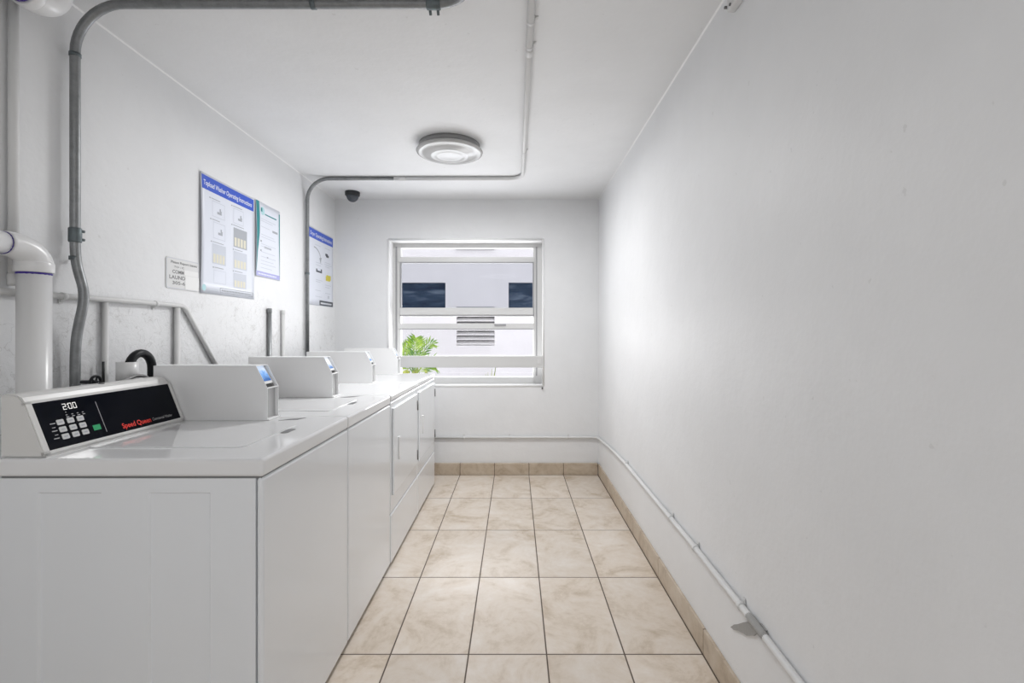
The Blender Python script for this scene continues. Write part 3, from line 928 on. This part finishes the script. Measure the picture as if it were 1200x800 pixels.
cpl = ring('coupling', ca, O, (-0.292, ay_, az_), (1, 0, 0), 0.050, ra + 0.004, 'fitting')
for x in (-0.306, -0.278):
    b_ = bmesh.new(); tube(b_, [Vector((x, ay_ + 0.010, az_ - 0.012)) - O, Vector((x, ay_ + 0.024, az_ - 0.024)) - O], 0.005, 8); obj('screw', b_, 'fitting', cpl)
straps(ca, [(Vector((ax_, ay_, 1.528)) - O, (0, 0, -1)), (Vector((ax_, ay_, 2.255)) - O, (0, 0, -1))], ra, 'fitting', (-1, 0, 0), ln=0.013)
straps(ca, [(Vector((-0.722, ay_, az_)) - O, (-1, 0, 0))], ra, 'fitting', (0, 0, 1), ln=0.018)

# B: thinner conduit further back: bare metal, then painted over along the ceiling
rb = 0.0135
bx_, by_, bz_ = XL + rb + 0.008, 3.70, HC - rb - 0.0015
cb_ = empty('metal_conduit', (bx_, by_, 0.95)); O = Vector((bx_, by_, 0.95))
tag(cb_, 'thin conduit between the posters, bent across the ceiling and painted white further on', 'conduit')
p1 = fillet([(bx_, by_, 0.95), (bx_, by_, bz_), (-0.925, by_, bz_)], 0.165, 12)
b_ = bmesh.new(); tube(b_, [Vector(p) - O for p in p1], rb, 16); obj('pipe', b_, 'conduit', cb_)
p2 = fillet([(-0.925, by_, bz_), (0.058, by_, bz_), (0.060, -1.2, bz_)], 0.11, 10)
b_ = bmesh.new(); tube(b_, [Vector(p) - O for p in p2], rb + 0.0006, 16); o = obj('painted_pipe', b_, 'pipe_paint', cb_); o['label'] = 'white painted run along the ceiling'
ring('coupling', cb_, O, (0.0595, 2.03, bz_), (0, 1, 0), 0.045, rb + 0.003, 'pipe_paint')
ring('coupling', cb_, O, (-0.86, by_, bz_), (1, 0, 0), 0.045, rb + 0.003, 'pipe_paint')
straps(cb_, [(Vector((bx_, by_, 1.715)) - O, (0, 0, -1)), ], rb, 'fitting', (-1, 0, 0))
straps(cb_, [(Vector((0.0595, 1.99, bz_)) - O, (0, 1, 0)), (Vector((0.0595, 1.83, bz_)) - O, (0, 1, 0)), (Vector((0.0595, 3.15, bz_)) - O, (0, 1, 0))], rb, 'pipe_paint', (0, 0, 1))

# C: painted pipe low on the window wall and the right wall
rc = 0.0115
cx_, cy_, cz_ = XR - rc - 0.002, YB - rc - 0.002, 0.329
cc = empty('painted_pipe', (cx_, cy_, cz_)); O = Vector((cx_, cy_, cz_))
tag(cc, 'white painted pipe running low along the window wall and the bare right wall', 'pipe')
def czf(y):
    K = [(YF, 0.33), (1.2, 0.352), (1.5, 0.368), (2.0, 0.383), (3.2, 0.390), (3.7, 0.372), (4.315, 0.329)]
    for (a, za), (b2, zb) in zip(K, K[1:]):
        if y <= b2: return za + (zb - za) * (y - a) / (b2 - a)
    return K[-1][1]
p1 = fillet([(-1.55, cy_, cz_), (cx_, cy_, czf(4.315)), (cx_, 3.7, czf(3.7)), (cx_, 3.2, czf(3.2)), (cx_, 2.0, czf(2.0)), (cx_, 1.5, czf(1.5)), (cx_, 1.2, czf(1.2)), (cx_, YF + 0.03, czf(YF))], [0, 0.035, 1.5, 1.5, 2, 2, 2, 0], 8)
b_ = bmesh.new(); tube(b_, [Vector(p) - O for p in p1], rc, 14); obj('pipe', b_, 'pipe_paint', cc)
straps(cc, [(Vector((cx_, y, czf(y))) - O, (0, -1, 0)) for y in (3.20, 2.285, 1.972, 1.577)], rc, 'pipe_paint', (1, 0, 0))
straps(cc, [(Vector((x, cy_, cz_)) - O, (1, 0, 0)) for x in (-0.456, -0.05, 0.475)], rc, 'pipe_paint', (0, 1, 0))
b_ = bmesh.new()
def rw(px, py):
    y = (XR - 0.002) * 566.7 / (px - 603.5)
    return (y - O.y, 1.26 - (py - 390) / 566.7 * y - O.z)
prof = [rw(*p) for p in ((857, 734.5), (861, 731.5), (866, 731.0), (872, 729.0), (878, 728), (886, 727.5), (893, 731), (899, 738.5), (895, 743), (888, 741.5), (884, 744.5), (876, 744.5), (871, 741.5), (866, 738.5), (861, 738))]
prism(b_, prof, XR - 0.005 - O.x, XR - O.x, 'x')
pts = [Vector((cx_, y, czf(y))) - O for y in (1.42, 1.435, 1.47, 1.50, 1.525)]
tube(b_, pts, [rc, rc + 0.0016, rc + 0.001, rc + 0.0018, rc], 12)
o = obj('torn_paint', b_, 'rust', cc); o['label'] = 'torn grey paint around the pipe'

# D: white PVC drain with elbow
def pvc(root, O, pts, r, name='pipe', mat='pvc'):
    b_ = bmesh.new(); tube(b_, [Vector(p) - O for p in pts], r, 24); return obj(name, b_, mat, root)
dxp, dyp = -1.530, 1.539
dr = empty('drain_pipe', (dxp, dyp, 0)); O = Vector((dxp, dyp, 0))
tag(dr, 'white plastic drain pipe with an elbow and a purple ring behind the nearest washer', 'pipe')
pvc(dr, O, [(dxp, dyp, 0.0), (dxp, dyp, 1.46)], 0.042)
el = []
for k in range(13):
    a = PI / 2 * k / 12
    el.append((dxp, dyp - 0.085 * (1 - math.cos(a)), 1.478 + 0.052 * math.sin(a)))
rad = [0.047 - 0.010 * k / 12 for k in range(13)]
e = pvc(dr, O, [(dxp, dyp, 1.452)] + el + [(dxp, 1.446, 1.530)], [0.0475] + rad + [0.037], 'elbow')
ring('hub', dr, O, (dxp, dyp, 1.468), (0, 0, 1), 0.034, 0.0490, 'pvc')
ring('primer_ring', dr, O, (dxp, dyp, 1.4480), (0, 0, 1), 0.0085, 0.0436, 'primer')
pvc(dr, O, [(dxp, 1.452, 1.530), (dxp, 0.55, 1.530)], 0.033, 'branch_pipe')
ring('primer_ring', dr, O, (dxp, 1.444, 1.530), (0, 1, 0), 0.005, 0.0345, 'primer')

# E: PVC elbow under the ceiling
ex, ey = -1.50, 1.575
up_ = empty('vent_pipe', (ex, ey, HC)); O = Vector((ex, ey, HC))
tag(up_, 'white plastic pipe elbow with a purple ring under the ceiling at the upper left', 'pipe')
el = [(ex, ey, HC)] + [(ex, ey - 0.075 * (1 - math.cos(PI / 2 * k / 12)), 2.385 - 0.075 * math.sin(PI / 2 * k / 12)) for k in range(13)] + [(ex, 1.475, 2.31)]
pvc(up_, O, el, 0.0475, 'elbow')
ring('hub', up_, O, (ex, 1.488, 2.310), (0, 1, 0), 0.030, 0.0500, 'pvc')
pvc(up_, O, [(ex, 1.476, 2.31), (ex, 0.45, 2.31)], 0.042)
ring('primer_ring', up_, O, (ex, 1.468, 2.310), (0, 1, 0), 0.008, 0.0440, 'primer')

# thin painted pipe at the very left, joining the horizontal one
def simple_pipe(name, label, pts, r, mat, fil=0.05, cat='pipe', group=None, extra=None):
    O = Vector(pts[0]); root = empty(name, O); tag(root, label, cat, group)
    b_ = bmesh.new(); tube(b_, [Vector(p) - O for p in (fillet(pts, fil, 8) if len(pts) > 2 else pts)], r, 14); obj('pipe', b_, mat, root)
    return root, O
r_, O = simple_pipe('painted_pipe', 'thin white painted pipe dropping from the ceiling at the left picture edge', [(XL + 0.016, 1.537, 1.41), (XL + 0.016, 1.537, HC)], 0.0135, 'pipe_paint')
ring('coupling', r_, O, (XL + 0.016, 1.537, 1.43), (0, 0, 1), 0.035, 0.0155, 'pipe_paint')
r_, O = simple_pipe('painted_pipe', 'white painted pipe level along the left wall, slanting down at its far end', [(XL + 0.0125, 0.35, 1.390), (XL + 0.0125, 2.335, 1.390), (XL + 0.0125, 2.70, 0.95)], 0.011, 'pipe_paint', 0.06)
straps(r_, [(Vector((XL + 0.0125, y, 1.39)) - O, (0, -1, 0)) for y in (1.71, 2.15)], 0.011, 'pipe_paint', (-1, 0, 0))
simple_pipe('painted_pipe', 'white painted riser beside the grey conduit, ending at the level pipe', [(XL + 0.0125, 1.885, 0.0), (XL + 0.0125, 1.885, 1.3785)], 0.0105, 'pipe_paint')
simple_pipe('painted_pipe', 'white painted riser under the white notice, ending at the level pipe', [(XL + 0.0145, 2.283, 0.0), (XL + 0.0145, 2.283, 1.3785)], 0.0130, 'pipe_paint')
r_, O = simple_pipe('pipe_stub', 'short grey pipe stub on the left wall, nearer of two', [(XL + 0.016, 3.14, 0.0), (XL + 0.016, 3.14, 1.415)], 0.0130, 'conduit')
ring('cap', r_, O, (XL + 0.016, 3.14, 1.405), (0, 0, 1), 0.03, 0.0148, 'conduit')
r_, O = simple_pipe('pipe_stub', 'short pale pipe stub on the left wall, farther of two', [(XL + 0.016, 3.325, 0.0), (XL + 0.016, 3.325, 1.412)], 0.0125, 'pipe_paint')
ring('cap', r_, O, (XL + 0.016, 3.325, 1.402), (0, 0, 1), 0.03, 0.0143, 'pipe_paint')

# standpipe and drain hose behind the first washer
sx, sy = -1.50, 1.872
sp = empty('standpipe', (sx, sy, 0)); O = Vector((sx, sy, 0))
tag(sp, 'white standpipe behind the payment box of the nearest washer', 'pipe')
b_ = bmesh.new()
lathe(b_, [(0.030, 0.0), (0.030, 1.07), (0.036, 1.072), (0.036, 1.148), (0.031, 1.148), (0.031, 1.05), (0.0, 1.05)], (0, 0, 0), 24)
obj('pipe', b_, 'pvc', sp)
hs = empty('drain_hose', (sx, sy, 1.10)); O = Vector((sx, sy, 1.10))
tag(hs, 'black rubber hose arching out of the white standpipe', 'hose')
pts = [(sx, sy + 0.006, 1.06), (sx, sy + 0.006, 1.115)]
for k in range(15):
    a = PI * (1 - k / 14)
    pts.append((sx, sy + 0.006 + 0.060 + 0.060 * math.cos(a), 1.116 + 0.063 * math.sin(a)))
pts += [(sx, sy + 0.126, 1.05), (sx + 0.04, sy + 0.135, 0.90)]
b_ = bmesh.new(); tube(b_, [Vector(p) - O for p in pts], 0.0162, 16); obj('hose', b_, 'rubber', hs)
# braided supply hose and valve
vv = empty('supply_hose', (-1.44, 1.78, 1.0)); O = Vector((-1.44, 1.78, 1.0))
tag(vv, 'thin grey braided hose looping up behind the nearest console', 'hose')
b_ = bmesh.new(); tube(b_, [Vector(p) - O for p in fillet([(-1.44, 1.70, 0.95), (-1.44, 1.74, 1.075), (-1.44, 1.84, 1.098), (-1.44, 1.90, 1.090), (-1.44, 1.93, 0.98)], 0.05, 6)], 0.0065, 10)
obj('hose', b_, 'braid', vv)
va = empty('valve', (-1.50, 1.70, 1.05)); O = Vector((-1.50, 1.70, 1.05))
tag(va, 'black round valve handle behind the nearest washer console', 'valve')
b_ = bmesh.new(); vc = Vector((-1.47, 1.695, 1.088)) - O
torus(b_, vc, 0.021, 0.0045, 'x', 24, 8)
for k in range(5):
    a = 2 * PI * k / 5
    tube(b_, [vc, vc + Vector((0, math.cos(a) * 0.021, math.sin(a) * 0.021))], 0.0028, 6)
obj('wheel', b_, 'rubber', va)
b_ = bmesh.new(); tube(b_, [vc + Vector((-0.05, 0, 0)), vc + Vector((0.004, 0, 0))], 0.0065, 8)
tube(b_, [vc + Vector((-0.06, -0.05, -0.024)), vc + Vector((-0.06, 0.02, -0.020))], 0.007, 8)
obj('stem', b_, 'domebase', va)
b_ = bmesh.new(); tube(b_, [Vector((-1.585, 1.862, 1.05)) - O, Vector((-1.585, 1.862, 1.15)) - O], 0.0045, 8); obj('lever', b_, 'domebase', va)

# ------------------------------------------------------------------ papers on the left wall
RY, UZ = Vector((0, 1, 0)), Vector((0, 0, 1))
def paper(name, label, cat, y0, y1, z0, z1, lift=0.0015, curl=0.012, mat='paper', group=None):
    """sheet taped to the wall, a little proud, its near edge curling off"""
    root = empty(name, (XL, y0, z0)); tag(root, label, cat, group)
    b_ = bmesh.new()
    n, w, h = 16, y1 - y0, z1 - z0
    rows = []
    for i in range(n + 1):
        u = i / n
        rows.append([b_.verts.new((lift + curl * (1 - u) ** 3 * math.sin(PI * (0.15 + 0.7 * k / 10)), w * u, h * k / 10)) for k in range(11)])
    for i in range(n):
        for k in range(10):
            f = b_.faces.new((rows[i][k], rows[i + 1][k], rows[i + 1][k + 1], rows[i][k + 1])); f.smooth = True
    bmesh.ops.recalc_face_normals(b_, faces=b_.faces[:])
    bmesh.ops.solidify(b_, geom=b_.faces[:], thickness=0.0008)
    sheet = obj('sheet', b_, mat, root)
    def curlx(y): 
        u = min(max(y / w, 0), 1)
        return u
    def fit(bm):
        for v in bm.verts:
            u = min(max(v.co.y / w, 0), 1); kk = min(max(v.co.z / h, 0), 1)
            v.co.x += lift + curl * (1 - u) ** 3 * math.sin(PI * (0.15 + 0.7 * kk)) + 0.0006
        return bm
    def P(nm, fn, m):
        b2 = bmesh.new(); fn(b2)
        # subdivide long prints so they follow the curl
        es = [e for e in b2.edges if e.calc_length() > 0.06]
        if es: bmesh.ops.subdivide_edges(b2, edges=es, cuts=8, use_grid_fill=True)
        return obj(nm, fit(b2), m, root)
    def TX(nm, s, u, v, hh, m, **k):
        return obj(nm, fit(text_bm(s, hh, (0, u, h - v), RY, UZ, lift=0.0004, **k)), m, root)
    def Q(b2, u0, u1, v0, v1, lf=0.0): quad(b2, (0, 0, h), RY, UZ, u0, u1, -v1, -v0, lift=lf)
    return root, P, TX, Q, w, h

def icon(b2, Q, u, v, s):
    Q(b2, u, u + s * 0.9, v, v + s * 0.28, 0.0003); Q(b2, u + s * 0.5, u + s * 0.75, v - s * 0.45, v, 0.0003); Q(b2, u + s * 0.72, u + s * 0.9, v - s * 0.2, v, 0.0003)

# poster 1
root, P, TX, Q, w, h = paper('poster', 'large instruction poster with a blue title band, nearest of the two blue-banded posters', 'poster', 2.464, 2.980, 1.466, 2.087, group='notices on the left wall')
P('title_band', lambda b2: Q(b2, 0.008, w - 0.006, 0.010, 0.082), 'blue')
TX('title_text', 'Topload Washer Operating Instructions', 0.024, 0.060, 0.026, 'whiteprint', width=w - 0.05, bold=0.012, shear=0.15)
DI = [(0.096, 0.212, 0.124, 0.207), (0.104, 0.216, 0.234, 0.322), (0.298, 0.40, 0.112, 0.198)]
for (u0, u1, v0, v1) in DI:
    P('diagram_frame', lambda b2: frame_quads(b2, (0, 0, h), RY, UZ, u0, u1, -v1, -v0, 0.003, 0.0), 'print_pale')
    P('diagram', lambda b2: icon(b2, Q, u0 + 0.045, v0 + 0.05, 0.045), 'print_grey')
for (u0, u1, v0, v1, m) in ((0.096, 0.222, 0.351, 0.457, 'print_pale'), (0.298, 0.437, 0.223, 0.333, 'print_grey'), (0.298, 0.437, 0.357, 0.457, 'print_pale'), (0.298, 0.43, 0.482, 0.567, 'print_pale')):
    P('picture', lambda b2: Q(b2, u0, u1, v0, v1), m)
    def bars(b2):
        n = 4; st = (u1 - u0 - 0.012) / n
        for k in range(n): Q(b2, u0 + 0.008 + st * k, u0 + 0.008 + st * k + st * 0.72, v0 + (v1 - v0) * 0.5, v1 - 0.006, 0.0004)
    P('picture_bars', bars, 'print_cream')
P('diagram_frame', lambda b2: frame_quads(b2, (0, 0, h), RY, UZ, 0.11, 0.222, -0.56, -0.49, 0.002, 0.0), 'print_pale')
def caps(b2):
    for (u, v, l) in ((0.07, 0.112, 0.10), (0.075, 0.222, 0.09), (0.08, 0.340, 0.12), (0.275, 0.100, 0.11), (0.275, 0.208, 0.13), (0.29, 0.346, 0.10), (0.29, 0.470, 0.10), (0.10, 0.474, 0.10)):
        Q(b2, u, u + 0.012, v, v + 0.006); Q(b2, u + 0.018, u + l, v, v + 0.004)
P('small_print', caps, 'print_grey')
P('footer_band', lambda b2: frame_quads(b2, (0, 0, h), RY, UZ, 0.17, 0.505, -0.608, -0.580, 0.004, 0.0), 'print_grey')
P('footer_text', lambda b2: [Q(b2, 0.185 + 0.012 * k, 0.194 + 0.012 * k, 0.590, 0.598) for k in range(25)], 'print_grey')
def disc(b2, u, v, r0):
    c = [b2.verts.new((0.0002, u + r0 * math.cos(2 * PI * k / 20), h - v + r0 * math.sin(2 * PI * k / 20))) for k in range(20)]
    b2.faces.new(c)
P('logo', lambda b2: disc(b2, 0.028, 0.592, 0.017), 'print_aqua')
P('footer_mark', lambda b2: Q(b2, 0.055, 0.15, 0.594, 0.600), 'print_pale')

# poster 2 (narrow, teal edges)
root, P, TX, Q, w, h = paper('poster', 'narrow notice with teal edges beside the nearest blue-banded poster', 'poster', 2.990, 3.308, 1.614, 2.087, group='notices on the left wall')
def edge_l(b2):
    zz = [(0.0, 0.040), (0.10, 0.046), (0.2, 0.040), (0.32, 0.014), (0.44, 0.003)]
    for (a, wa), (c, wc) in zip(zz, zz[1:]):
        b2.faces.new([b2.verts.new((0.0, y, h - v)) for y, v in ((0.003, a), (0.003, c), (0.003 + wc, c), (0.003 + wa, a))])
P('edge_strip', edge_l, 'print_teal')
def edge_r(b2):
    zz = [(0.02, 0.016), (0.2, 0.014), (0.38, 0.005), (0.46, 0.003)]
    for (a, wa), (c, wc) in zip(zz, zz[1:]):
        b2.faces.new([b2.verts.new((0.0, y, h - v)) for y, v in ((w - wa, a), (w - wc, c), (w - 0.001, c), (w - 0.001, a))])
P('edge_strip', edge_r, 'print_teal')
P('logo', lambda b2: disc(b2, 0.085, 0.052, 0.026), 'print_aqua')
P('logo_mark', lambda b2: Q(b2, 0.062, 0.082, 0.035, 0.058, 0.0006), 'print_teal')
P('heading', lambda b2: Q(b2, 0.115, 0.27, 0.062, 0.070), 'print_teal')
def lines2(b2):
    for v, l in ((0.10, 0.20), (0.113, 0.16), (0.15, 0.12), (0.20, 0.18), (0.215, 0.20), (0.26, 0.2), (0.275, 0.14), (0.31, 0.19), (0.34, 0.2), (0.365, 0.17), (0.385, 0.2), (0.41, 0.15)):
        Q(b2, 0.06, 0.06 + l, v, v + 0.004)
P('text_lines', lines2, 'print_pale')
P('bold_words', lambda b2: (Q(b2, 0.215, 0.285, 0.150, 0.164), Q(b2, 0.105, 0.20, 0.272, 0.284), Q(b2, 0.05, 0.07, 0.24, 0.252), Q(b2, 0.14, 0.16, 0.335, 0.345), Q(b2, 0.05, 0.068, 0.30, 0.31)), 'print_grey')
P('footer_band', lambda b2: Q(b2, 0.006, w - 0.004, h - 0.035, h - 0.006), 'print_lavender')
P('footer_text', lambda b2: [Q(b2, 0.03 + 0.016 * k, 0.041 + 0.016 * k, h - 0.024, h - 0.016, 0.0004) for k in range(15)], 'whiteprint')

# poster 3 beyond the thin conduit
root, P, TX, Q, w, h = paper('poster', 'instruction poster with a blue title band behind the thin conduit, nearest the window wall', 'poster', 3.755, 4.273, 1.484, 2.099, group='notices on the left wall')
P('title_band', lambda b2: Q(b2, 0.006, w - 0.005, 0.010, 0.086), 'blue')
TX('title_text', 'Dryer Operating Instructions', 0.03, 0.063, 0.030, 'whiteprint', width=w - 0.06, bold=0.012, shear=0.15)
def arrow(b2):
    pts = [(0.10 + 0.14 * math.sin(PI / 2 * k / 8), 0.155 + 0.085 * (1 - math.cos(PI / 2 * k / 8))) for k in range(9)]
    for (a, b3), (c, d) in zip(pts, pts[1:]):
        b2.faces.new([b2.verts.new((0, y, h - v)) for y, v in ((a, b3), (c, d), (c + 0.008, d - 0.008), (a + 0.002, b3 - 0.010))])
    b2.faces.new([b2.verts.new((0, y, h - v)) for y, v in ((0.215, 0.225), (0.243, 0.270), (0.262, 0.215))])
P('arrow', arrow, 'print_grey')
P('icon', lambda b2: (Q(b2, 0.145, 0.27, 0.335, 0.345), Q(b2, 0.145, 0.17, 0.318, 0.336), Q(b2, 0.245, 0.27, 0.312, 0.336), Q(b2, 0.165, 0.25, 0.330, 0.338)), 'print_dark')
P('icon', lambda b2: (Q(b2, 0.345, 0.40, 0.165, 0.185), Q(b2, 0.36, 0.42, 0.175, 0.195)), 'print_dark')
P('icon', lambda b2: (Q(b2, 0.355, 0.45, 0.355, 0.395), Q(b2, 0.37, 0.465, 0.345, 0.385)), 'print_yellow')
P('icon', lambda b2: Q(b2, 0.395, 0.435, 0.52, 0.545), 'print_pale')
def lines3(b2):
    for u, v, l in ((0.12, 0.125, 0.12), (0.14, 0.265, 0.14), (0.14, 0.285, 0.11), (0.14, 0.405, 0.14), (0.14, 0.42, 0.1), (0.13, 0.49, 0.12), (0.13, 0.54, 0.14), (0.33, 0.12, 0.12), (0.33, 0.24, 0.13), (0.33, 0.258, 0.15), (0.34, 0.275, 0.1), (0.34, 0.43, 0.13), (0.34, 0.45, 0.1), (0.34, 0.50, 0.12)):
        Q(b2, u, u + l, v, v + 0.005)
P('small_print', lines3, 'print_pale')
P('footer_band', lambda b2: Q(b2, 0.22, w - 0.004, h - 0.045, h - 0.004), 'print_dark')
P('footer_text', lambda b2: [Q(b2, 0.245 + 0.020 * k, 0.259 + 0.020 * k, h - 0.030, h - 0.016, 0.0004) for k in range(12)], 'whiteprint')

# small plastic notice, partly behind poster 1
sg = empty('notice_sign', (XL, 2.227, 1.468)); tag(sg, 'small white plastic notice tucked under the left edge of the nearest poster', 'sign', 'notices on the left wall')
b_ = bmesh.new()
def rrp(y0, y1, z0, z1, rad, n=6):
    pts = []
    for (cx, cy, a0) in ((y1 - rad, z1 - rad, 0), (y0 + rad, z1 - rad, PI / 2), (y0 + rad, z0 + rad, PI), (y1 - rad, z0 + rad, 1.5 * PI)):
        for k in range(n): pts.append((cx + rad * math.cos(a0 + PI / 2 * k / (n - 1)), cy + rad * math.sin(a0 + PI / 2 * k / (n - 1))))
    return pts
prism(b_, rrp(0, 0.232, 0, 0.148, 0.012), 0.0005, 0.0036, 'x'); obj('plate', b_, 'sign', sg)
b_ = bmesh.new()
po, pi_ = rrp(0.003, 0.229, 0.003, 0.145, 0.010), rrp(0.0055, 0.2265, 0.0055, 0.1425, 0.008)
vo = [b_.verts.new((0.0040, a, c)) for a, c in po]; vi = [b_.verts.new((0.0040, a, c)) for a, c in pi_]
for k in range(len(po)): b_.faces.new((vo[k], vo[(k + 1) % len(po)], vi[(k + 1) % len(po)], vi[k]))
obj('border', b_, 'print_pale', sg)
for s, u, v, hh, ww in (('Please Report Issues', 0.030, 0.121, 0.011, 0.185), ('TO : C', 0.05, 0.101, 0.008, 0.07), ('COMMERCIAL', 0.040, 0.074, 0.016, 0.17), ('LAUNDRY', 0.020, 0.047, 0.017, 0.15), ('305-685', 0.040, 0.022, 0.015, 0.125)):
    obj('lettering', text_bm(s, hh, (0.0036, u, v), RY, UZ, width=ww, bold=0.025), 'print_sign', sg)
b_ = bmesh.new(); box(b_, 0.0036, 0.0046, 0.128, 0.230, 0.004, 0.070); box(b_, 0.0036, 0.0044, 0.120, 0.225, 0.072, 0.097); obj('tape', b_, 'tape', sg)

# ------------------------------------------------------------------ ceiling things
lamp = empty('ceiling_lamp', (-0.416, 3.08, HC)); tag(lamp, 'round white flush lamp on the ceiling in front of the window', 'lamp')
b_ = bmesh.new(); lathe(b_, [(0.0, 0.001), (0.192, 0.001), (0.192, -0.026), (0.180, -0.034), (0.0, -0.034)], (0, 0, 0), 48); obj('base', b_, 'lampbase', lamp)
b_ = bmesh.new()
prof = [(0.0, -0.032), (0.194, -0.032), (0.206, -0.036), (0.2105, -0.043), (0.2075, -0.050), (0.197, -0.055), (0.190, -0.056), (0.183, -0.055), (0.160, -0.062), (0.135, -0.069), (0.120, -0.072), (0.116, -0.0735), (0.108, -0.0725), (0.085, -0.075), (0.080, -0.0765), (0.072, -0.076), (0.04, -0.0775), (0.0, -0.078)]
lathe(b_, prof, (0, 0, 0), 64); obj('diffuser', b_, 'diffuser', lamp)
dc = empty('security_camera', (-1.378, 4.10, HC)); tag(dc, 'small black dome camera on the ceiling by the window wall', 'camera')
b_ = bmesh.new(); lathe(b_, [(0.0, 0.001), (0.060, 0.001), (0.062, -0.006), (0.060, -0.030), (0.054, -0.036), (0.0, -0.036)], (0, 0, 0), 32); obj('base', b_, 'domebase', dc)
b_ = bmesh.new(); lathe(b_, [(0.050 * math.cos(a), -0.034 - 0.052 * math.sin(a)) for a in [PI / 2 * k / 10 for k in range(11)]][:-1] + [(0.0, -0.086)], (0, 0, 0), 32); obj('dome', b_, 'dome', dc)
jb = empty('junction_box', (XR, 1.52, 2.405)); tag(jb, 'small grey painted box high on the right wall under the ceiling', 'box')
b_ = bmesh.new(); box(b_, -0.028, 0.001, -0.02, 0.13, -0.055, 0.033, bev=0.006); obj('body', b_, 'pipe_paint', jb)
b_ = bmesh.new()
for y, z in ((0.10, -0.045), (0.138, -0.03)): tube(b_, [(-0.032, y, z), (0.0, y, z)], 0.005, 8)
obj('screw', b_, 'hinge', jb)
hk = empty('wall_hook', (wx(635.5, YB), YB, wz(455, YB))); tag(hk, 'tiny dark hook under the right lower corner of the window', 'hook')
b_ = bmesh.new(); tube(b_, [(0, 0, 0), (0, -0.02, 0), (0, -0.022, 0.012)], 0.006, 8); lathe(b_, [(0, 0.004), (0.008, 0.002), (0.008, -0.002), (0, -0.004)], (0, -0.004, 0), 12); obj('hook', b_, 'hinge', hk)

# ------------------------------------------------------------------ light
sc = bpy.context.scene
wd = bpy.data.worlds.new('overcast_sky'); sc.world = wd; wd.use_nodes = True
bg = wd.node_tree.nodes['Background']
bg.inputs[0].default_value = (0.95, 0.97, 1.0, 1); bg.inputs[1].default_value = 0.92

def area(name, loc, target, sx, sy, power, col=(1, 1, 1)):
    l = bpy.data.lights.new(name, 'AREA'); l.shape = 'RECTANGLE'; l.size = sx; l.size_y = sy; l.energy = power; l.color = col
    o = bpy.data.objects.new(name, l); C.objects.link(o); o.location = loc
    o.rotation_euler = (Vector(target) - Vector(loc)).to_track_quat('-Z', 'Y').to_euler()
    return o
area('window_daylight', (-0.42, 5.20, 0.85), (-0.42, 2.2, 2.25), 2.2, 1.5, 52)
def disc_light(name, loc, size, power):
    l = bpy.data.lights.new(name, 'AREA'); l.shape = 'DISK'; l.size = size; l.energy = power
    o = bpy.data.objects.new(name, l); C.objects.link(o); o.location = loc
disc_light('added_fill_disc', (-0.416, 3.08, 2.355), 0.38, 14)  # added fill under the ceiling lamp, which is itself unlit
disc_light('added_fill_disc', (-0.30, -0.75, 2.40), 0.9, 7)  # added fill behind the camera, without any fixture

# ------------------------------------------------------------------ camera
cam = bpy.data.cameras.new('camera'); co = bpy.data.objects.new('camera', cam); C.objects.link(co)
co.location = (0, 0, 1.26); co.rotation_euler = (PI / 2, 0, 0)
cam.sensor_width = 36; cam.lens = 36 * 566.7 / 1200; cam.clip_start = 0.02
cam.shift_x = -3.5 / 1200; cam.shift_y = -10 / 1200
sc.camera = co
sc.cycles.caustics_reflective = False
sc.view_settings.view_transform = 'Standard'; sc.view_settings.look = 'None'
sc.view_settings.gamma = 1; sc.view_settings.exposure = 0.65; sc.view_settings.use_curve_mapping = False
